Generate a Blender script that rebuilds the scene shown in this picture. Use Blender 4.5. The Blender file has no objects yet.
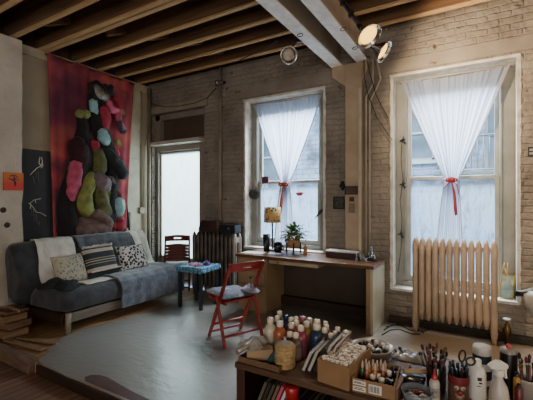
import bpy, bmesh, math, random
from mathutils import Vector, Matrix, noise
random.seed(7)
PI = math.pi
C = bpy.context.scene.collection
# ------------------------------------------------------------------ camera
YAW = math.radians(30.7); F = 360.0; H = 1.48
S_, C_ = math.sin(YAW), math.cos(YAW)
cam = bpy.data.cameras.new('camera'); co = bpy.data.objects.new('camera', cam); C.objects.link(co)
co.location = (0, 0, H); co.rotation_euler = (PI/2, 0, YAW)
cam.sensor_width = 36; cam.lens = 36*F/533; cam.clip_start = .02
bpy.context.scene.camera = co
def ray(px, py):
    a = (px-266.5)/F; b = (200-py)/F
    return Vector((a*C_-S_, a*S_+C_, b))
O = Vector((0, 0, H))
def onY(px, py, Y): r = ray(px, py); return O + r*(Y/r.y)
def onX(px, py, X): r = ray(px, py); return O + r*(X/r.x)
def onZ(px, py, Z): r = ray(px, py); return O + r*((Z-H)/r.z)

# ------------------------------------------------------------------ mesh builder
class MB:
    def __init__(s): s.v = []; s.f = []; s.sm = []
    def add(s, vs, fs, smooth=False, M=None):
        n = len(s.v)
        for v in vs:
            v = Vector(v); s.v.append(M @ v if M else v)
        for f in fs: s.f.append([i+n for i in f]); s.sm.append(smooth)
        return s
    def box(s, a, b, M=None):
        x0, y0, z0 = a; x1, y1, z1 = b
        vs = [(x0,y0,z0),(x1,y0,z0),(x1,y1,z0),(x0,y1,z0),(x0,y0,z1),(x1,y0,z1),(x1,y1,z1),(x0,y1,z1)]
        return s.add(vs, [(0,3,2,1),(4,5,6,7),(0,1,5,4),(1,2,6,5),(2,3,7,6),(3,0,4,7)], False, M)
    def cbox(s, c, size, rot=(0,0,0)):
        from mathutils import Euler
        M = Matrix.Translation(c) @ Euler(rot).to_matrix().to_4x4()
        h = [q/2 for q in size]
        return s.box((-h[0],-h[1],-h[2]), (h[0],h[1],h[2]), M)
    def bar(s, p, q, w, t, up=(0,0,1)):
        """rectangular bar from p to q, w across, t along the 'up' side"""
        p = Vector(p); q = Vector(q); d = (q-p); L = d.length; d.normalize()
        x = d.cross(Vector(up)); 
        if x.length < 1e-4: x = d.cross(Vector((0,1,0)))
        x.normalize(); z = x.cross(d)
        M = Matrix((x, d, z)).transposed().to_4x4(); M.translation = p
        return s.box((-w/2, 0, -t/2), (w/2, L, t/2), M)
    def sweep(s, pts, r, n=10, flat=1.0, cap=True):
        pts = [Vector(p) for p in pts]; m = len(pts)
        rs = r if isinstance(r, (list, tuple)) else [r]*m
        base = len(s.v); prev = None
        for i, p in enumerate(pts):
            t = (pts[min(i+1, m-1)] - pts[max(i-1, 0)])
            if t.length < 1e-7: t = Vector((0,0,1))
            t.normalize()
            if prev is None:
                u = t.cross(Vector((0,0,1)))
                if u.length < .05: u = t.cross(Vector((1,0,0)))
            else:
                u = prev - t*prev.dot(t)
                if u.length < 1e-5: u = t.cross(Vector((1,0,0)))
            u.normalize(); prev = u; w = t.cross(u)
            for k in range(n):
                a = 2*PI*k/n
                s.v.append(p + u*(math.cos(a)*rs[i]) + w*(math.sin(a)*rs[i]*flat))
        for i in range(m-1):
            for k in range(n):
                a = base+i*n+k; b = base+i*n+(k+1) % n
                s.f.append([a, b, b+n, a+n]); s.sm.append(True)
        if cap:
            s.f.append([base+k for k in range(n)][::-1]); s.sm.append(False)
            s.f.append([base+(m-1)*n+k for k in range(n)]); s.sm.append(False)
        return s
    def lathe(s, prof, n=20, c=(0,0,0), M=None, sx=1, sy=1):
        base = len(s.v); m = len(prof); c = Vector(c)
        for r, z in prof:
            for k in range(n):
                a = 2*PI*k/n
                v = Vector((max(r,1e-5)*math.cos(a)*sx, max(r,1e-5)*math.sin(a)*sy, z))
                if M: v = M @ v
                s.v.append(v + c)
        for i in range(m-1):
            for k in range(n):
                a = base+i*n+k; b = base+i*n+(k+1) % n
                s.f.append([a, b, b+n, a+n]); s.sm.append(True)
        return s
    def prism(s, poly, h0, h1, axis='z', M=None):
        """poly of 2-D points extruded along an axis"""
        n = len(poly)
        def mk(p, h):
            return {'z': (p[0], p[1], h), 'y': (p[0], h, p[1]), 'x': (h, p[0], p[1])}[axis]
        vs = [mk(p, h0) for p in poly] + [mk(p, h1) for p in poly]
        fs = [list(range(n))[::-1], list(range(n, 2*n))] + [(i, (i+1) % n, n+(i+1) % n, n+i) for i in range(n)]
        return s.add(vs, fs, False, M)
    def grid(s, fn, nu, nv, smooth=True):
        base = len(s.v)
        for j in range(nv+1):
            for i in range(nu+1): s.v.append(Vector(fn(i/nu, j/nv)))
        for j in range(nv):
            for i in range(nu):
                a = base+j*(nu+1)+i
                s.f.append([a, a+1, a+nu+2, a+nu+1]); s.sm.append(smooth)
        return s
    def ball(s, c, r, n=12, sc=(1,1,1), M=None):
        pr = [(r*math.sin(PI*i/8), -r*math.cos(PI*i/8)*sc[2]) for i in range(9)]
        return s.lathe(pr, n, c, M, sc[0], sc[1])

def obj(name, mb, mat, parent=None, loc=None, bevel=0, thick=0, sub=0, kind=None):
    me = bpy.data.meshes.new(name)
    me.from_pydata([tuple(v) for v in mb.v], [], mb.f)
    me.polygons.foreach_set('use_smooth', mb.sm)
    bm = bmesh.new(); bm.from_mesh(me)
    bmesh.ops.recalc_face_normals(bm, faces=bm.faces); bm.to_mesh(me); bm.free()
    me.materials.append(mat)
    o = bpy.data.objects.new(name, me); C.objects.link(o)
    if parent: o.parent = parent
    if loc: o.location = loc
    if thick:
        m = o.modifiers.new('solid', 'SOLIDIFY'); m.thickness = thick; m.offset = 0
    if sub:
        m = o.modifiers.new('sub', 'SUBSURF'); m.levels = sub; m.render_levels = sub
    if bevel:
        m = o.modifiers.new('bevel', 'BEVEL'); m.width = bevel; m.segments = 2; m.limit_method = 'ANGLE'; m.angle_limit = .7
    if kind: o['kind'] = kind
    return o
def tag(o, label, cat, group=None, kind=None):
    o['label'] = label; o['category'] = cat
    if group: o['group'] = group
    if kind: o['kind'] = kind
    return o
def thing(name, label, cat, loc=(0,0,0), rotz=0, group=None):
    o = bpy.data.objects.new(name, None); C.objects.link(o)
    o.location = loc; o.rotation_euler = (0, 0, rotz); o.empty_display_size = .1
    return tag(o, label, cat, group)
def struct(name, mb, mat, parent=None, **k):
    return obj(name, mb, mat, parent, kind=None if parent else 'structure', **k)

# ------------------------------------------------------------------ materials
def hexc(h):
    h = h.lstrip('#'); c = [int(h[i:i+2], 16)/255 for i in (0, 2, 4)]
    return tuple((x/12.92 if x <= .04045 else ((x+.055)/1.055)**2.4) for x in c) + (1,)
_m = {}
def mat(name, col, rough=.6, col2=None, scale=6, bump=0, bscale=None, metal=0, stretch=(1,1,1), contrast=(.35,.65), spec=None, coat=0, emit=0, sheen=0, detail=5):
    if name in _m: return _m[name]
    m = bpy.data.materials.new(name); m.use_nodes = True; nt = m.node_tree; N = nt.nodes; L = nt.links
    b = N['Principled BSDF']; b.inputs['Roughness'].default_value = rough; b.inputs['Metallic'].default_value = metal
    if spec is not None: b.inputs['Specular IOR Level'].default_value = spec
    b.inputs['Coat Weight'].default_value = coat; b.inputs['Sheen Weight'].default_value = sheen
    c = hexc(col) if isinstance(col, str) else col
    b.inputs['Base Color'].default_value = c
    m.diffuse_color = c
    tc = N.new('ShaderNodeTexCoord'); mp = N.new('ShaderNodeMapping'); mp.inputs['Scale'].default_value = stretch
    L.new(tc.outputs['Object'], mp.inputs['Vector'])
    nz = N.new('ShaderNodeTexNoise'); nz.inputs['Scale'].default_value = scale; nz.inputs['Detail'].default_value = detail
    L.new(mp.outputs[0], nz.inputs['Vector'])
    c2 = hexc(col2) if col2 else tuple(x*.8 for x in c[:3])+(1,)
    cr = N.new('ShaderNodeValToRGB'); cr.color_ramp.elements[0].position = contrast[0]; cr.color_ramp.elements[1].position = contrast[1]
    cr.color_ramp.elements[0].color = c; cr.color_ramp.elements[1].color = c2
    L.new(nz.outputs['Fac'], cr.inputs[0]); L.new(cr.outputs[0], b.inputs['Base Color'])
    if bump:
        n2 = N.new('ShaderNodeTexNoise'); n2.inputs['Scale'].default_value = bscale or scale*3; n2.inputs['Detail'].default_value = 4
        L.new(mp.outputs[0], n2.inputs['Vector'])
        bp = N.new('ShaderNodeBump'); bp.inputs['Strength'].default_value = bump; bp.inputs['Distance'].default_value = .02
        L.new(n2.outputs['Fac'], bp.inputs['Height']); L.new(bp.outputs[0], b.inputs['Normal'])
    if emit:
        b.inputs['Emission Color'].default_value = c; b.inputs['Emission Strength'].default_value = emit
    _m[name] = m
    return m
def wallmat(name, col, col2, axis, bump=.9, dirt=None, bricky=1.0, mortar=.07, bs=1.0, dist=.012):
    m = bpy.data.materials.new(name); m.use_nodes = True; nt = m.node_tree; N = nt.nodes; L = nt.links
    b = N['Principled BSDF']; b.inputs['Roughness'].default_value = .75
    tc = N.new('ShaderNodeTexCoord'); mp = N.new('ShaderNodeMapping')
    mp.inputs['Rotation'].default_value = (PI/2, 0, 0) if axis == 'y' else (PI/2, 0, PI/2)
    if axis == 'y':
        mp.inputs['Rotation'].default_value = (-PI/2, 0, 0)
        L.new(tc.outputs['Object'], mp.inputs['Vector']); vec = mp.outputs[0]
    else:
        sp = N.new('ShaderNodeSeparateXYZ'); cb = N.new('ShaderNodeCombineXYZ')
        L.new(tc.outputs['Object'], sp.inputs[0]); L.new(sp.outputs[1], cb.inputs[0]); L.new(sp.outputs[2], cb.inputs[1]); L.new(sp.outputs[0], cb.inputs[2]); vec = cb.outputs[0]
    nzw = N.new('ShaderNodeTexNoise'); nzw.inputs['Scale'].default_value = 3.5; nzw.inputs['Detail'].default_value = 3
    L.new(vec, nzw.inputs['Vector'])
    ad = N.new('ShaderNodeMixRGB'); ad.blend_type = 'ADD'; ad.inputs[0].default_value = .06
    L.new(vec, ad.inputs[1]); L.new(nzw.outputs['Color'], ad.inputs[2])
    br = N.new('ShaderNodeTexBrick'); br.inputs['Scale'].default_value = 1.0
    br.inputs['Brick Width'].default_value = .21*bs; br.inputs['Row Height'].default_value = .072*bs
    br.inputs['Mortar Size'].default_value = .014; br.inputs['Mortar Smooth'].default_value = 1
    br.inputs['Color1'].default_value = (1,1,1,1); br.inputs['Color2'].default_value = (.8,.8,.8,1); br.inputs['Mortar'].default_value = (0,0,0,1)
    L.new(ad.outputs[0], br.inputs['Vector'])
    nz = N.new('ShaderNodeTexNoise'); nz.inputs['Scale'].default_value = 11; nz.inputs['Detail'].default_value = 6; L.new(vec, nz.inputs['Vector'])
    ms = N.new('ShaderNodeMath'); ms.operation = 'MULTIPLY'; ms.inputs[1].default_value = bricky*.28; L.new(br.outputs['Color'], ms.inputs[0])
    mx = N.new('ShaderNodeMath'); mx.operation = 'MULTIPLY_ADD'; mx.inputs[1].default_value = 1.5
    L.new(nz.outputs['Fac'], mx.inputs[0]); L.new(ms.outputs[0], mx.inputs[2])
    bp = N.new('ShaderNodeBump'); bp.inputs['Strength'].default_value = bump; bp.inputs['Distance'].default_value = dist
    L.new(mx.outputs[0], bp.inputs['Height']); L.new(bp.outputs[0], b.inputs['Normal'])
    n2 = N.new('ShaderNodeTexNoise'); n2.inputs['Scale'].default_value = 2.2; n2.inputs['Detail'].default_value = 8; L.new(vec, n2.inputs['Vector'])
    cr = N.new('ShaderNodeValToRGB'); cr.color_ramp.elements[0].position = .35; cr.color_ramp.elements[1].position = .68
    cr.color_ramp.elements[0].color = hexc(col); cr.color_ramp.elements[1].color = hexc(col2); L.new(n2.outputs['Fac'], cr.inputs[0])
    mm = N.new('ShaderNodeMixRGB'); mm.blend_type = 'MULTIPLY'; mm.inputs[0].default_value = mortar*bricky
    L.new(cr.outputs[0], mm.inputs[1]); L.new(br.outputs['Color'], mm.inputs[2])
    # chips and grime
    n3 = N.new('ShaderNodeTexNoise'); n3.inputs['Scale'].default_value = 9; n3.inputs['Detail'].default_value = 9; L.new(vec, n3.inputs['Vector'])
    c3 = N.new('ShaderNodeValToRGB'); c3.color_ramp.elements[0].position = .66; c3.color_ramp.elements[1].position = .72
    c3.color_ramp.elements[0].color = (0,0,0,1); c3.color_ramp.elements[1].color = (1,1,1,1); L.new(n3.outputs['Fac'], c3.inputs[0])
    m3 = N.new('ShaderNodeMixRGB'); m3.inputs[2].default_value = hexc(dirt or '#5d4636')
    L.new(c3.outputs[0], m3.inputs[0]); L.new(mm.outputs[0], m3.inputs[1]); L.new(m3.outputs[0], b.inputs['Base Color'])
    return m
def plankmat(name, col, col2, w=.09, length=2.2, rough=.5, axis='x', bump=.4):
    m = bpy.data.materials.new(name); m.use_nodes = True; nt = m.node_tree; N = nt.nodes; L = nt.links
    b = N['Principled BSDF']; b.inputs['Roughness'].default_value = rough
    tc = N.new('ShaderNodeTexCoord'); mp = N.new('ShaderNodeMapping')
    mp.inputs['Rotation'].default_value = (0, 0, 0 if axis == 'x' else PI/2); L.new(tc.outputs['Object'], mp.inputs['Vector'])
    br = N.new('ShaderNodeTexBrick'); br.inputs['Scale'].default_value = 1; br.inputs['Brick Width'].default_value = length; br.inputs['Row Height'].default_value = w
    br.inputs['Mortar Size'].default_value = .004; br.inputs['Color1'].default_value = hexc(col); br.inputs['Color2'].default_value = hexc(col2); br.inputs['Mortar'].default_value = (.006,.004,.003,1)
    L.new(mp.outputs[0], br.inputs['Vector'])
    mp2 = N.new('ShaderNodeMapping'); mp2.inputs['Scale'].default_value = (2, 40, 2) if axis == 'x' else (2, 40, 2); L.new(mp.outputs[0], mp2.inputs['Vector'])
    nz = N.new('ShaderNodeTexNoise'); nz.inputs['Scale'].default_value = 1.5; nz.inputs['Detail'].default_value = 6; L.new(mp2.outputs[0], nz.inputs['Vector'])
    mr = N.new('ShaderNodeMapRange'); mr.inputs[1].default_value = .3; mr.inputs[2].default_value = .7; mr.inputs[3].default_value = .55; mr.inputs[4].default_value = 1.1; L.new(nz.outputs['Fac'], mr.inputs[0])
    mm = N.new('ShaderNodeMixRGB'); mm.blend_type = 'MULTIPLY'; mm.inputs[0].default_value = 1; L.new(br.outputs[0], mm.inputs[1]); L.new(mr.outputs[0], mm.inputs[2])
    L.new(mm.outputs[0], b.inputs['Base Color'])
    bp = N.new('ShaderNodeBump'); bp.inputs['Strength'].default_value = bump; bp.inputs['Distance'].default_value = .005; L.new(nz.outputs['Fac'], bp.inputs['Height']); L.new(bp.outputs[0], b.inputs['Normal'])
    return m
def bandmat(name, stops, axis='Z', scale=1.0, rough=.9, bump=.3, noise_amt=0):
    """hard bands along one object axis: stops = [(pos, hex), ...] pos in 0..1 after *scale"""
    m = bpy.data.materials.new(name); m.use_nodes = True; nt = m.node_tree; N = nt.nodes; L = nt.links
    b = N['Principled BSDF']; b.inputs['Roughness'].default_value = rough
    tc = N.new('ShaderNodeTexCoord'); sp = N.new('ShaderNodeSeparateXYZ'); L.new(tc.outputs['Generated'], sp.inputs[0])
    cr = N.new('ShaderNodeValToRGB'); cr.color_ramp.interpolation = 'CONSTANT'
    e = cr.color_ramp.elements
    e[0].position = stops[0][0]; e[0].color = hexc(stops[0][1]); e[1].position = stops[1][0]; e[1].color = hexc(stops[1][1])
    for p, c in stops[2:]: x = e.new(p); x.color = hexc(c)
    L.new(sp.outputs['XYZ'.index(axis)], cr.inputs[0]); L.new(cr.outputs[0], b.inputs['Base Color'])
    nz = N.new('ShaderNodeTexNoise'); nz.inputs['Scale'].default_value = 60; L.new(tc.outputs['Object'], nz.inputs['Vector'])
    bp = N.new('ShaderNodeBump'); bp.inputs['Strength'].default_value = bump; bp.inputs['Distance'].default_value = .01; L.new(nz.outputs['Fac'], bp.inputs['Height']); L.new(bp.outputs[0], b.inputs['Normal'])
    return m
def thin(name, col, transp, transl, rough=.6, streak=0):
    """thin sheet: mixes see-through, translucent and diffuse"""
    m = bpy.data.materials.new(name); m.use_nodes = True; nt = m.node_tree; N = nt.nodes; L = nt.links
    N.remove(N['Principled BSDF']); out = N['Material Output']
    t = N.new('ShaderNodeBsdfTransparent'); tl = N.new('ShaderNodeBsdfTranslucent'); df = N.new('ShaderNodeBsdfDiffuse')
    tl.inputs[0].default_value = hexc(col); df.inputs[0].default_value = hexc(col); t.inputs[0].default_value = (.93,.97,1,1)
    a = N.new('ShaderNodeMixShader'); a.inputs[0].default_value = transl; L.new(df.outputs[0], a.inputs[1]); L.new(tl.outputs[0], a.inputs[2])
    c = N.new('ShaderNodeMixShader'); c.inputs[0].default_value = transp; L.new(a.outputs[0], c.inputs[1]); L.new(t.outputs[0], c.inputs[2])
    if streak:
        tc = N.new('ShaderNodeTexCoord'); mp = N.new('ShaderNodeMapping'); mp.inputs['Scale'].default_value = (9, 9, 2.5); mp.inputs['Rotation'].default_value = (0, .35, 0)
        L.new(tc.outputs['Object'], mp.inputs[0]); nz = N.new('ShaderNodeTexNoise'); nz.inputs['Scale'].default_value = 2; nz.inputs['Detail'].default_value = 7; nz.inputs['Distortion'].default_value = 1; L.new(mp.outputs[0], nz.inputs['Vector'])
        mr = N.new('ShaderNodeMapRange'); mr.inputs[1].default_value = .3; mr.inputs[2].default_value = .7; mr.inputs[3].default_value = max(transp-streak,0); mr.inputs[4].default_value = min(transp+streak,1)
        L.new(nz.outputs['Fac'], mr.inputs[0]); L.new(mr.outputs[0], c.inputs[0])
    g = N.new('ShaderNodeBsdfGlossy'); g.inputs['Roughness'].default_value = .08
    d = N.new('ShaderNodeMixShader'); d.inputs[0].default_value = .025 if rough < .5 else 0; L.new(c.outputs[0], d.inputs[1]); L.new(g.outputs[0], d.inputs[2])
    L.new(d.outputs[0], out.inputs[0])
    return m
def vormat(name, base, spots, scale=8, thr=.28, rough=.9, emit=0, obj_coords=True):
    """base cloth scattered with coloured blots"""
    m = bpy.data.materials.new(name); m.use_nodes = True; nt = m.node_tree; N = nt.nodes; L = nt.links
    b = N['Principled BSDF']; b.inputs['Roughness'].default_value = rough
    tc = N.new('ShaderNodeTexCoord'); v = N.new('ShaderNodeTexVoronoi'); v.inputs['Scale'].default_value = scale; L.new(tc.outputs['Object'], v.inputs['Vector'])
    lt = N.new('ShaderNodeMath'); lt.operation = 'LESS_THAN'; lt.inputs[1].default_value = thr; L.new(v.outputs['Distance'], lt.inputs[0])
    sp = N.new('ShaderNodeSeparateXYZ'); L.new(v.outputs['Color'], sp.inputs[0])
    cr = N.new('ShaderNodeValToRGB'); cr.color_ramp.interpolation = 'CONSTANT'; e = cr.color_ramp.elements
    for i, c in enumerate(spots):
        x = e[i] if i < 2 else e.new(i/len(spots))
        x.position = i/len(spots); x.color = hexc(c)
    if len(spots) == 1: e[1].color = hexc(spots[0])
    L.new(sp.outputs[0], cr.inputs[0])
    mx = N.new('ShaderNodeMixRGB'); mx.inputs[1].default_value = hexc(base); L.new(lt.outputs[0], mx.inputs[0]); L.new(cr.outputs[0], mx.inputs[2])
    L.new(mx.outputs[0], b.inputs['Base Color'])
    return m
def spotlist(*a): return a

BRICK = wallmat('painted_brick', '#948a7e', '#736a60', 'y', 1.0, dist=.028)
PLASTER = wallmat('rough_plaster', '#c9beae', '#b0a595', 'x', .9, '#8f8474', .12)
BAND_ = wallmat('plaster_band', '#958b7f', '#796f64', 'y', .5, None, .08)
SIDEW = mat('cream_board', '#c3b8a0', .7, '#b3a78f', 2, .05)
GREY_TRIM = mat('grey_taupe_paint', '#8b8176', .55, '#7b7166', 3, .1)
WHITE_TRIM = mat('chipped_white_paint', '#d9d5cc', .6, '#b9b3a6', 9, .5, 30)
FRAME = mat('window_frame_paint', '#8b8b84', .5, '#7a7a72', 4, .1)
TAN = mat('tan_painted_wood', '#b39f86', .6, '#a08c74', 4, .1)
JEDGE = mat('joist_edge_bounce_light', '#c9a273', .8, '#9a7347', 2.2, .3, 20, stretch=(.5, 9, 9), contrast=(.3,.75))  # paler than the joist sides: bounce light put into the colour
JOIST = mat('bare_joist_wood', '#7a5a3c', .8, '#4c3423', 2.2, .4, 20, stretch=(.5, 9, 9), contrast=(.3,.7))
DECK = mat('dark_ceiling_boards', '#54392a', .9, '#20150c', 5, .3)
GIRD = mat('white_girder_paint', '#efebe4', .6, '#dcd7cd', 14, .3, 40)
GWEB = mat('shaded_girder_tan', '#a8957d', .6, '#93806a', 4, .1)  # tan puts the shadow on the girder sides into the colour
BLACKM = mat('black_metal', '#17171a', .4, '#222226', 8, metal=.3)
BLACKP = mat('black_plastic', '#121214', .35)
DARKF = mat('charcoal_fabric', '#2b2c30', .95, '#3d3f44', 7, .9, 9, sheen=.2)
CREAMF = mat('cream_throw_fabric', '#dcd6cb', .95, '#c6bfb2', 9, .8, 18)
GREYF = mat('grey_fleece', '#565b64', .95, '#3d4149', 12, .5, 35, sheen=.4)
CABLE = mat('dark_cable', '#1b1714', .6)
RED = mat('red_lacquer_wood', '#8f241e', .35, '#701914', 6, .05)
MAROON = mat('maroon_wood', '#5f2219', .4, '#4a1812', 6)
CHROME = mat('chrome', '#c8c8c8', .18, '#b0b0b0', 5, metal=1)
STEEL = mat('dull_steel', '#8f8a82', .4, '#6d6861', 8, metal=.9)
WOODTOP = mat('worn_brown_wood', '#6a4526', .3, '#4d2f19', 2, .15, 30, stretch=(1, 10, 10))
DARKWOOD = mat('dark_brown_wood', '#34211a', .5, '#24160f', 2, .2, 25, stretch=(1, 9, 9))
CARD = mat('brown_cardboard', '#8d6c4b', .8, '#7b5c3e', 6, .1)
WHITEP = mat('white_plastic', '#d6d2c8', .35, '#c8c3b8', 6)
PAPER = mat('white_paper', '#d9d6cf', .8, '#c9c5bc', 10)

# ------------------------------------------------------------------ shell
LX, BY, CZ, WT = -5.25, 4.6, 3.86, .36
DOOR = (-5.17, -3.93, 0, 3.03); WL = (-3.117, -1.82, .74, 3.01); WR = (-.934, .345, .38, 3.0)
mb = MB()
xs = [(-5.7, DOOR), (None, WL), (None, WR)]
x = -5.7
for a in (DOOR, WL, WR):
    mb.box((x, BY, -.2), (a[0], BY+WT, CZ))
    if a[2] > 0: mb.box((a[0], BY, -.2), (a[1], BY+WT, a[2]))
    mb.box((a[0], BY, a[3]), (a[1], BY+WT, CZ)); x = a[1]
mb.box((x, BY, -.2), (3.2, BY+WT, CZ))
struct('wall_back', mb, BRICK)
struct('wall_left', MB().box((-5.7, 2.3, -.2), (LX, BY, 3.56)), SIDEW)
struct('wall_left_dark_fill', MB().box((-5.7, -4, 3.56), (LX-.03, BY, CZ)), DECK)  # added dark filler: stops a sky leak, darkens the gaps between joists
struct('wall_back_shade_strip', MB().box((-5.7, BY-.02, 3.60), (-1.75, BY, CZ)), DECK)  # dark sheet painting the shade between last joist and wall top
# plaster pier of the left wall, nearer the room, with a ragged far edge
def pier_poly():
    pts = [(-4, -.2), (-4, 3.5)]
    for i in range(26):
        z = 3.5-3.7*i/25
        pts.append((2.35+random.uniform(-.012, .012), z))
    return pts[::-1]
struct('wall_left_pier', MB().prism(pier_poly(), -5.7, -5.0, 'x'), PLASTER)
struct('wall_right', MB().box((3.0, -4, -.2), (3.2, BY, CZ)), PLASTER)
struct('wall_front', MB().box((-5.7, -4.2, -.2), (3.2, -4, CZ)), PLASTER)
struct('ceiling', MB().box((-5.7, -4.2, CZ-.02), (3.2, BY+WT, CZ+.1)), DECK)

# floor ------------------------------------------------
def floormat():
    m = mat('grey_painted_floor', '#949087', .3, '#79766e', 1.1, .3, 9, contrast=(0,1), spec=.8, coat=.5, stretch=(1,1.6,1))
    N = m.node_tree.nodes; L = m.node_tree.links; b = N['Principled BSDF']; b.inputs['Coat Roughness'].default_value = .22
    tc = N.new('ShaderNodeTexCoord'); nz = N.new('ShaderNodeTexNoise'); nz.inputs['Scale'].default_value = 3; nz.inputs['Detail'].default_value = 8; L.new(tc.outputs['Object'], nz.inputs['Vector'])
    mr = N.new('ShaderNodeMapRange'); mr.inputs[1].default_value = .1; mr.inputs[2].default_value = .9; mr.inputs[3].default_value = .2; mr.inputs[4].default_value = .42; 
    # bare worn area toward the right window
    src = b.inputs['Base Color'].links[0].from_socket
    sp = N.new('ShaderNodeSeparateXYZ'); L.new(tc.outputs['Object'], sp.inputs[0])
    ad = N.new('ShaderNodeMath'); ad.operation = 'MULTIPLY_ADD'; ad.inputs[1].default_value = 1.2; L.new(nz.outputs['Fac'], ad.inputs[0]); L.new(sp.outputs[0], ad.inputs[2])
    m2 = N.new('ShaderNodeMapRange'); m2.inputs[1].default_value = -.75; m2.inputs[2].default_value = .1; L.new(ad.outputs[0], m2.inputs[0])
    mx = N.new('ShaderNodeMixRGB'); mx.inputs[2].default_value = hexc('#8d7c69'); L.new(m2.outputs[0], mx.inputs[0]); L.new(src, mx.inputs[1]); L.new(mx.outputs[0], b.inputs['Base Color'])
    return m
FLOORM = floormat()
edge = [(3.2, 1.76), (3.2, BY), (-3.45, BY), (-3.62, 4.2), (-3.72, 3.7), (-3.78, 3.2), (-3.84, 2.75), (-3.9, 2.45), (-3.87, 2.2), (-3.76, 2.08), (-3.68, 1.96), (-3.6, 1.93), (-3.56, 1.86), (-3.52, 1.79), (-3.4, 1.765), (-3, 1.75), (-2.6, 1.77), (-2.2, 1.755), (-1.8, 1.76)]
struct('floor', MB().prism(edge, -.012, 0.0), FLOORM)
RAW = plankmat('raw_pine_boards', '#b8916a', '#9a7550', .1, 3, .5, 'y')
struct('floor_boards', MB().box((-5.7, 1.76, -.14), (3.2, BY, -.012)), RAW)
DPL = plankmat('dark_floor_boards', '#94725c', '#745745', .085, 2.4, .45, 'y')
struct('floor_lower', MB().box((-5.7, -4.2, -.25), (3.2, 1.9, -.105)), DPL)
struct('trim_1', MB().box((-5.0, 1.70, -.1), (-3.52, 1.80, 0.012)), mat('dark_step_board', '#7b6350', .6, '#5b4737', 5, .4, stretch=(1, 6, 6)), bevel=.006)
struct('trim_2', MB().box((-3.46, 1.738, -.1), (3.2, 1.765, -.014)), DARKWOOD)
# brick-red leftover paint on the edge of the grey floor
pp = [(-2.78, 1.775), (-2.84, 1.81), (-2.83, 1.86), (-2.77, 1.895), (-2.68, 1.905), (-2.55, 1.89), (-2.35, 1.865), (-2.1, 1.85), (-1.85, 1.82), (-1.7, 1.775)]
tag(obj('paint_patch', MB().prism(pp, .0003, .002), mat('rust_red_paint', '#5d3f3a', .5, '#4d3733', 4)), 'flat rust red paint patch on the front edge of the grey floor', 'paint patch', kind='structure')
# dark baseboard / pipe chase under the right window
struct('baseboard_back', MB().box((-.96, 4.5, 0), (3, 4.6, .07)), mat('dark_baseboard', '#3d332b', .7, '#2a221c', 6, .4), bevel=.008)
struct('baseboard_desk', MB().box((-3.1, 4.56, 0), (-.96, 4.6, .12)), GREY_TRIM)

# joists along X ----------------------------------------
ZJ = 3.56
jy = [4.33, 3.94, 3.56, 3.18, 2.74, 2.66, 2.28, 1.88, 1.48, 1.08, .68, .28]
for i, y in enumerate(jy):
    w = .055
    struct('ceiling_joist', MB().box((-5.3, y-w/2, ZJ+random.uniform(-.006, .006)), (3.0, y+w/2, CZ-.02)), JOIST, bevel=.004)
    struct('joist_lit_underside', MB().box((-5.3, y-w/2-.002, ZJ-.028), (3.0, y+w/2+.002, ZJ-.007)), JEDGE, bevel=.003)  # pale strip paints floor-bounce light on the joist underside
# rounded wooden bridging stubs between joists
stub = [(-4.1, 3.06, .0), (-3.72, 3.42, 0), (-3.42, 3.8, 0), (-3.36, 4.2, 0), (-4.5, 2.5, 0)]
for x, y, _ in stub:
    o = struct('joist_bridging', MB().bar((x, y-.16, ZJ+.05), (x+.05, y+.18, ZJ+.2), .07, .09), JOIST, bevel=.012)
# girders: I section
def girder(x0, x1, name):
    t = bpy.data.objects.new(name, None); C.objects.link(t); t['kind'] = 'structure'
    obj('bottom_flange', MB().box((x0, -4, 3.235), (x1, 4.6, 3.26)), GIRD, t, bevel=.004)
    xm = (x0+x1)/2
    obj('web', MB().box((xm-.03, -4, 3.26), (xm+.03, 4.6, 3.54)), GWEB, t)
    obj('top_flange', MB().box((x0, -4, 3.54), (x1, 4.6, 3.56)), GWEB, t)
    return t
girder(-1.70, -1.55, 'ceiling_girder'); girder(-1.36, -1.22, 'ceiling_girder')
# pilaster with a flared head
pl = MB().box((-1.505, 4.53, 0), (-1.29, 4.62, 3.235))
pl.prism([(-1.505, 2.95), (-1.69, 3.1), (-1.69, 3.234), (-1.505, 3.234)], 4.54, 4.62, 'y')
pl.prism([(-1.29, 3.0), (-1.29, 3.234), (-1.22, 3.234), (-1.22, 3.12)], 4.54, 4.62, 'y')
struct('column', pl, TAN, bevel=.006)
struct('column_batten', MB().box((-1.325, 4.505, 0.765), (-1.29, 4.53, 2.9)), mat('pale_batten', '#c3b49c', .5), bevel=.003)

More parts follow.
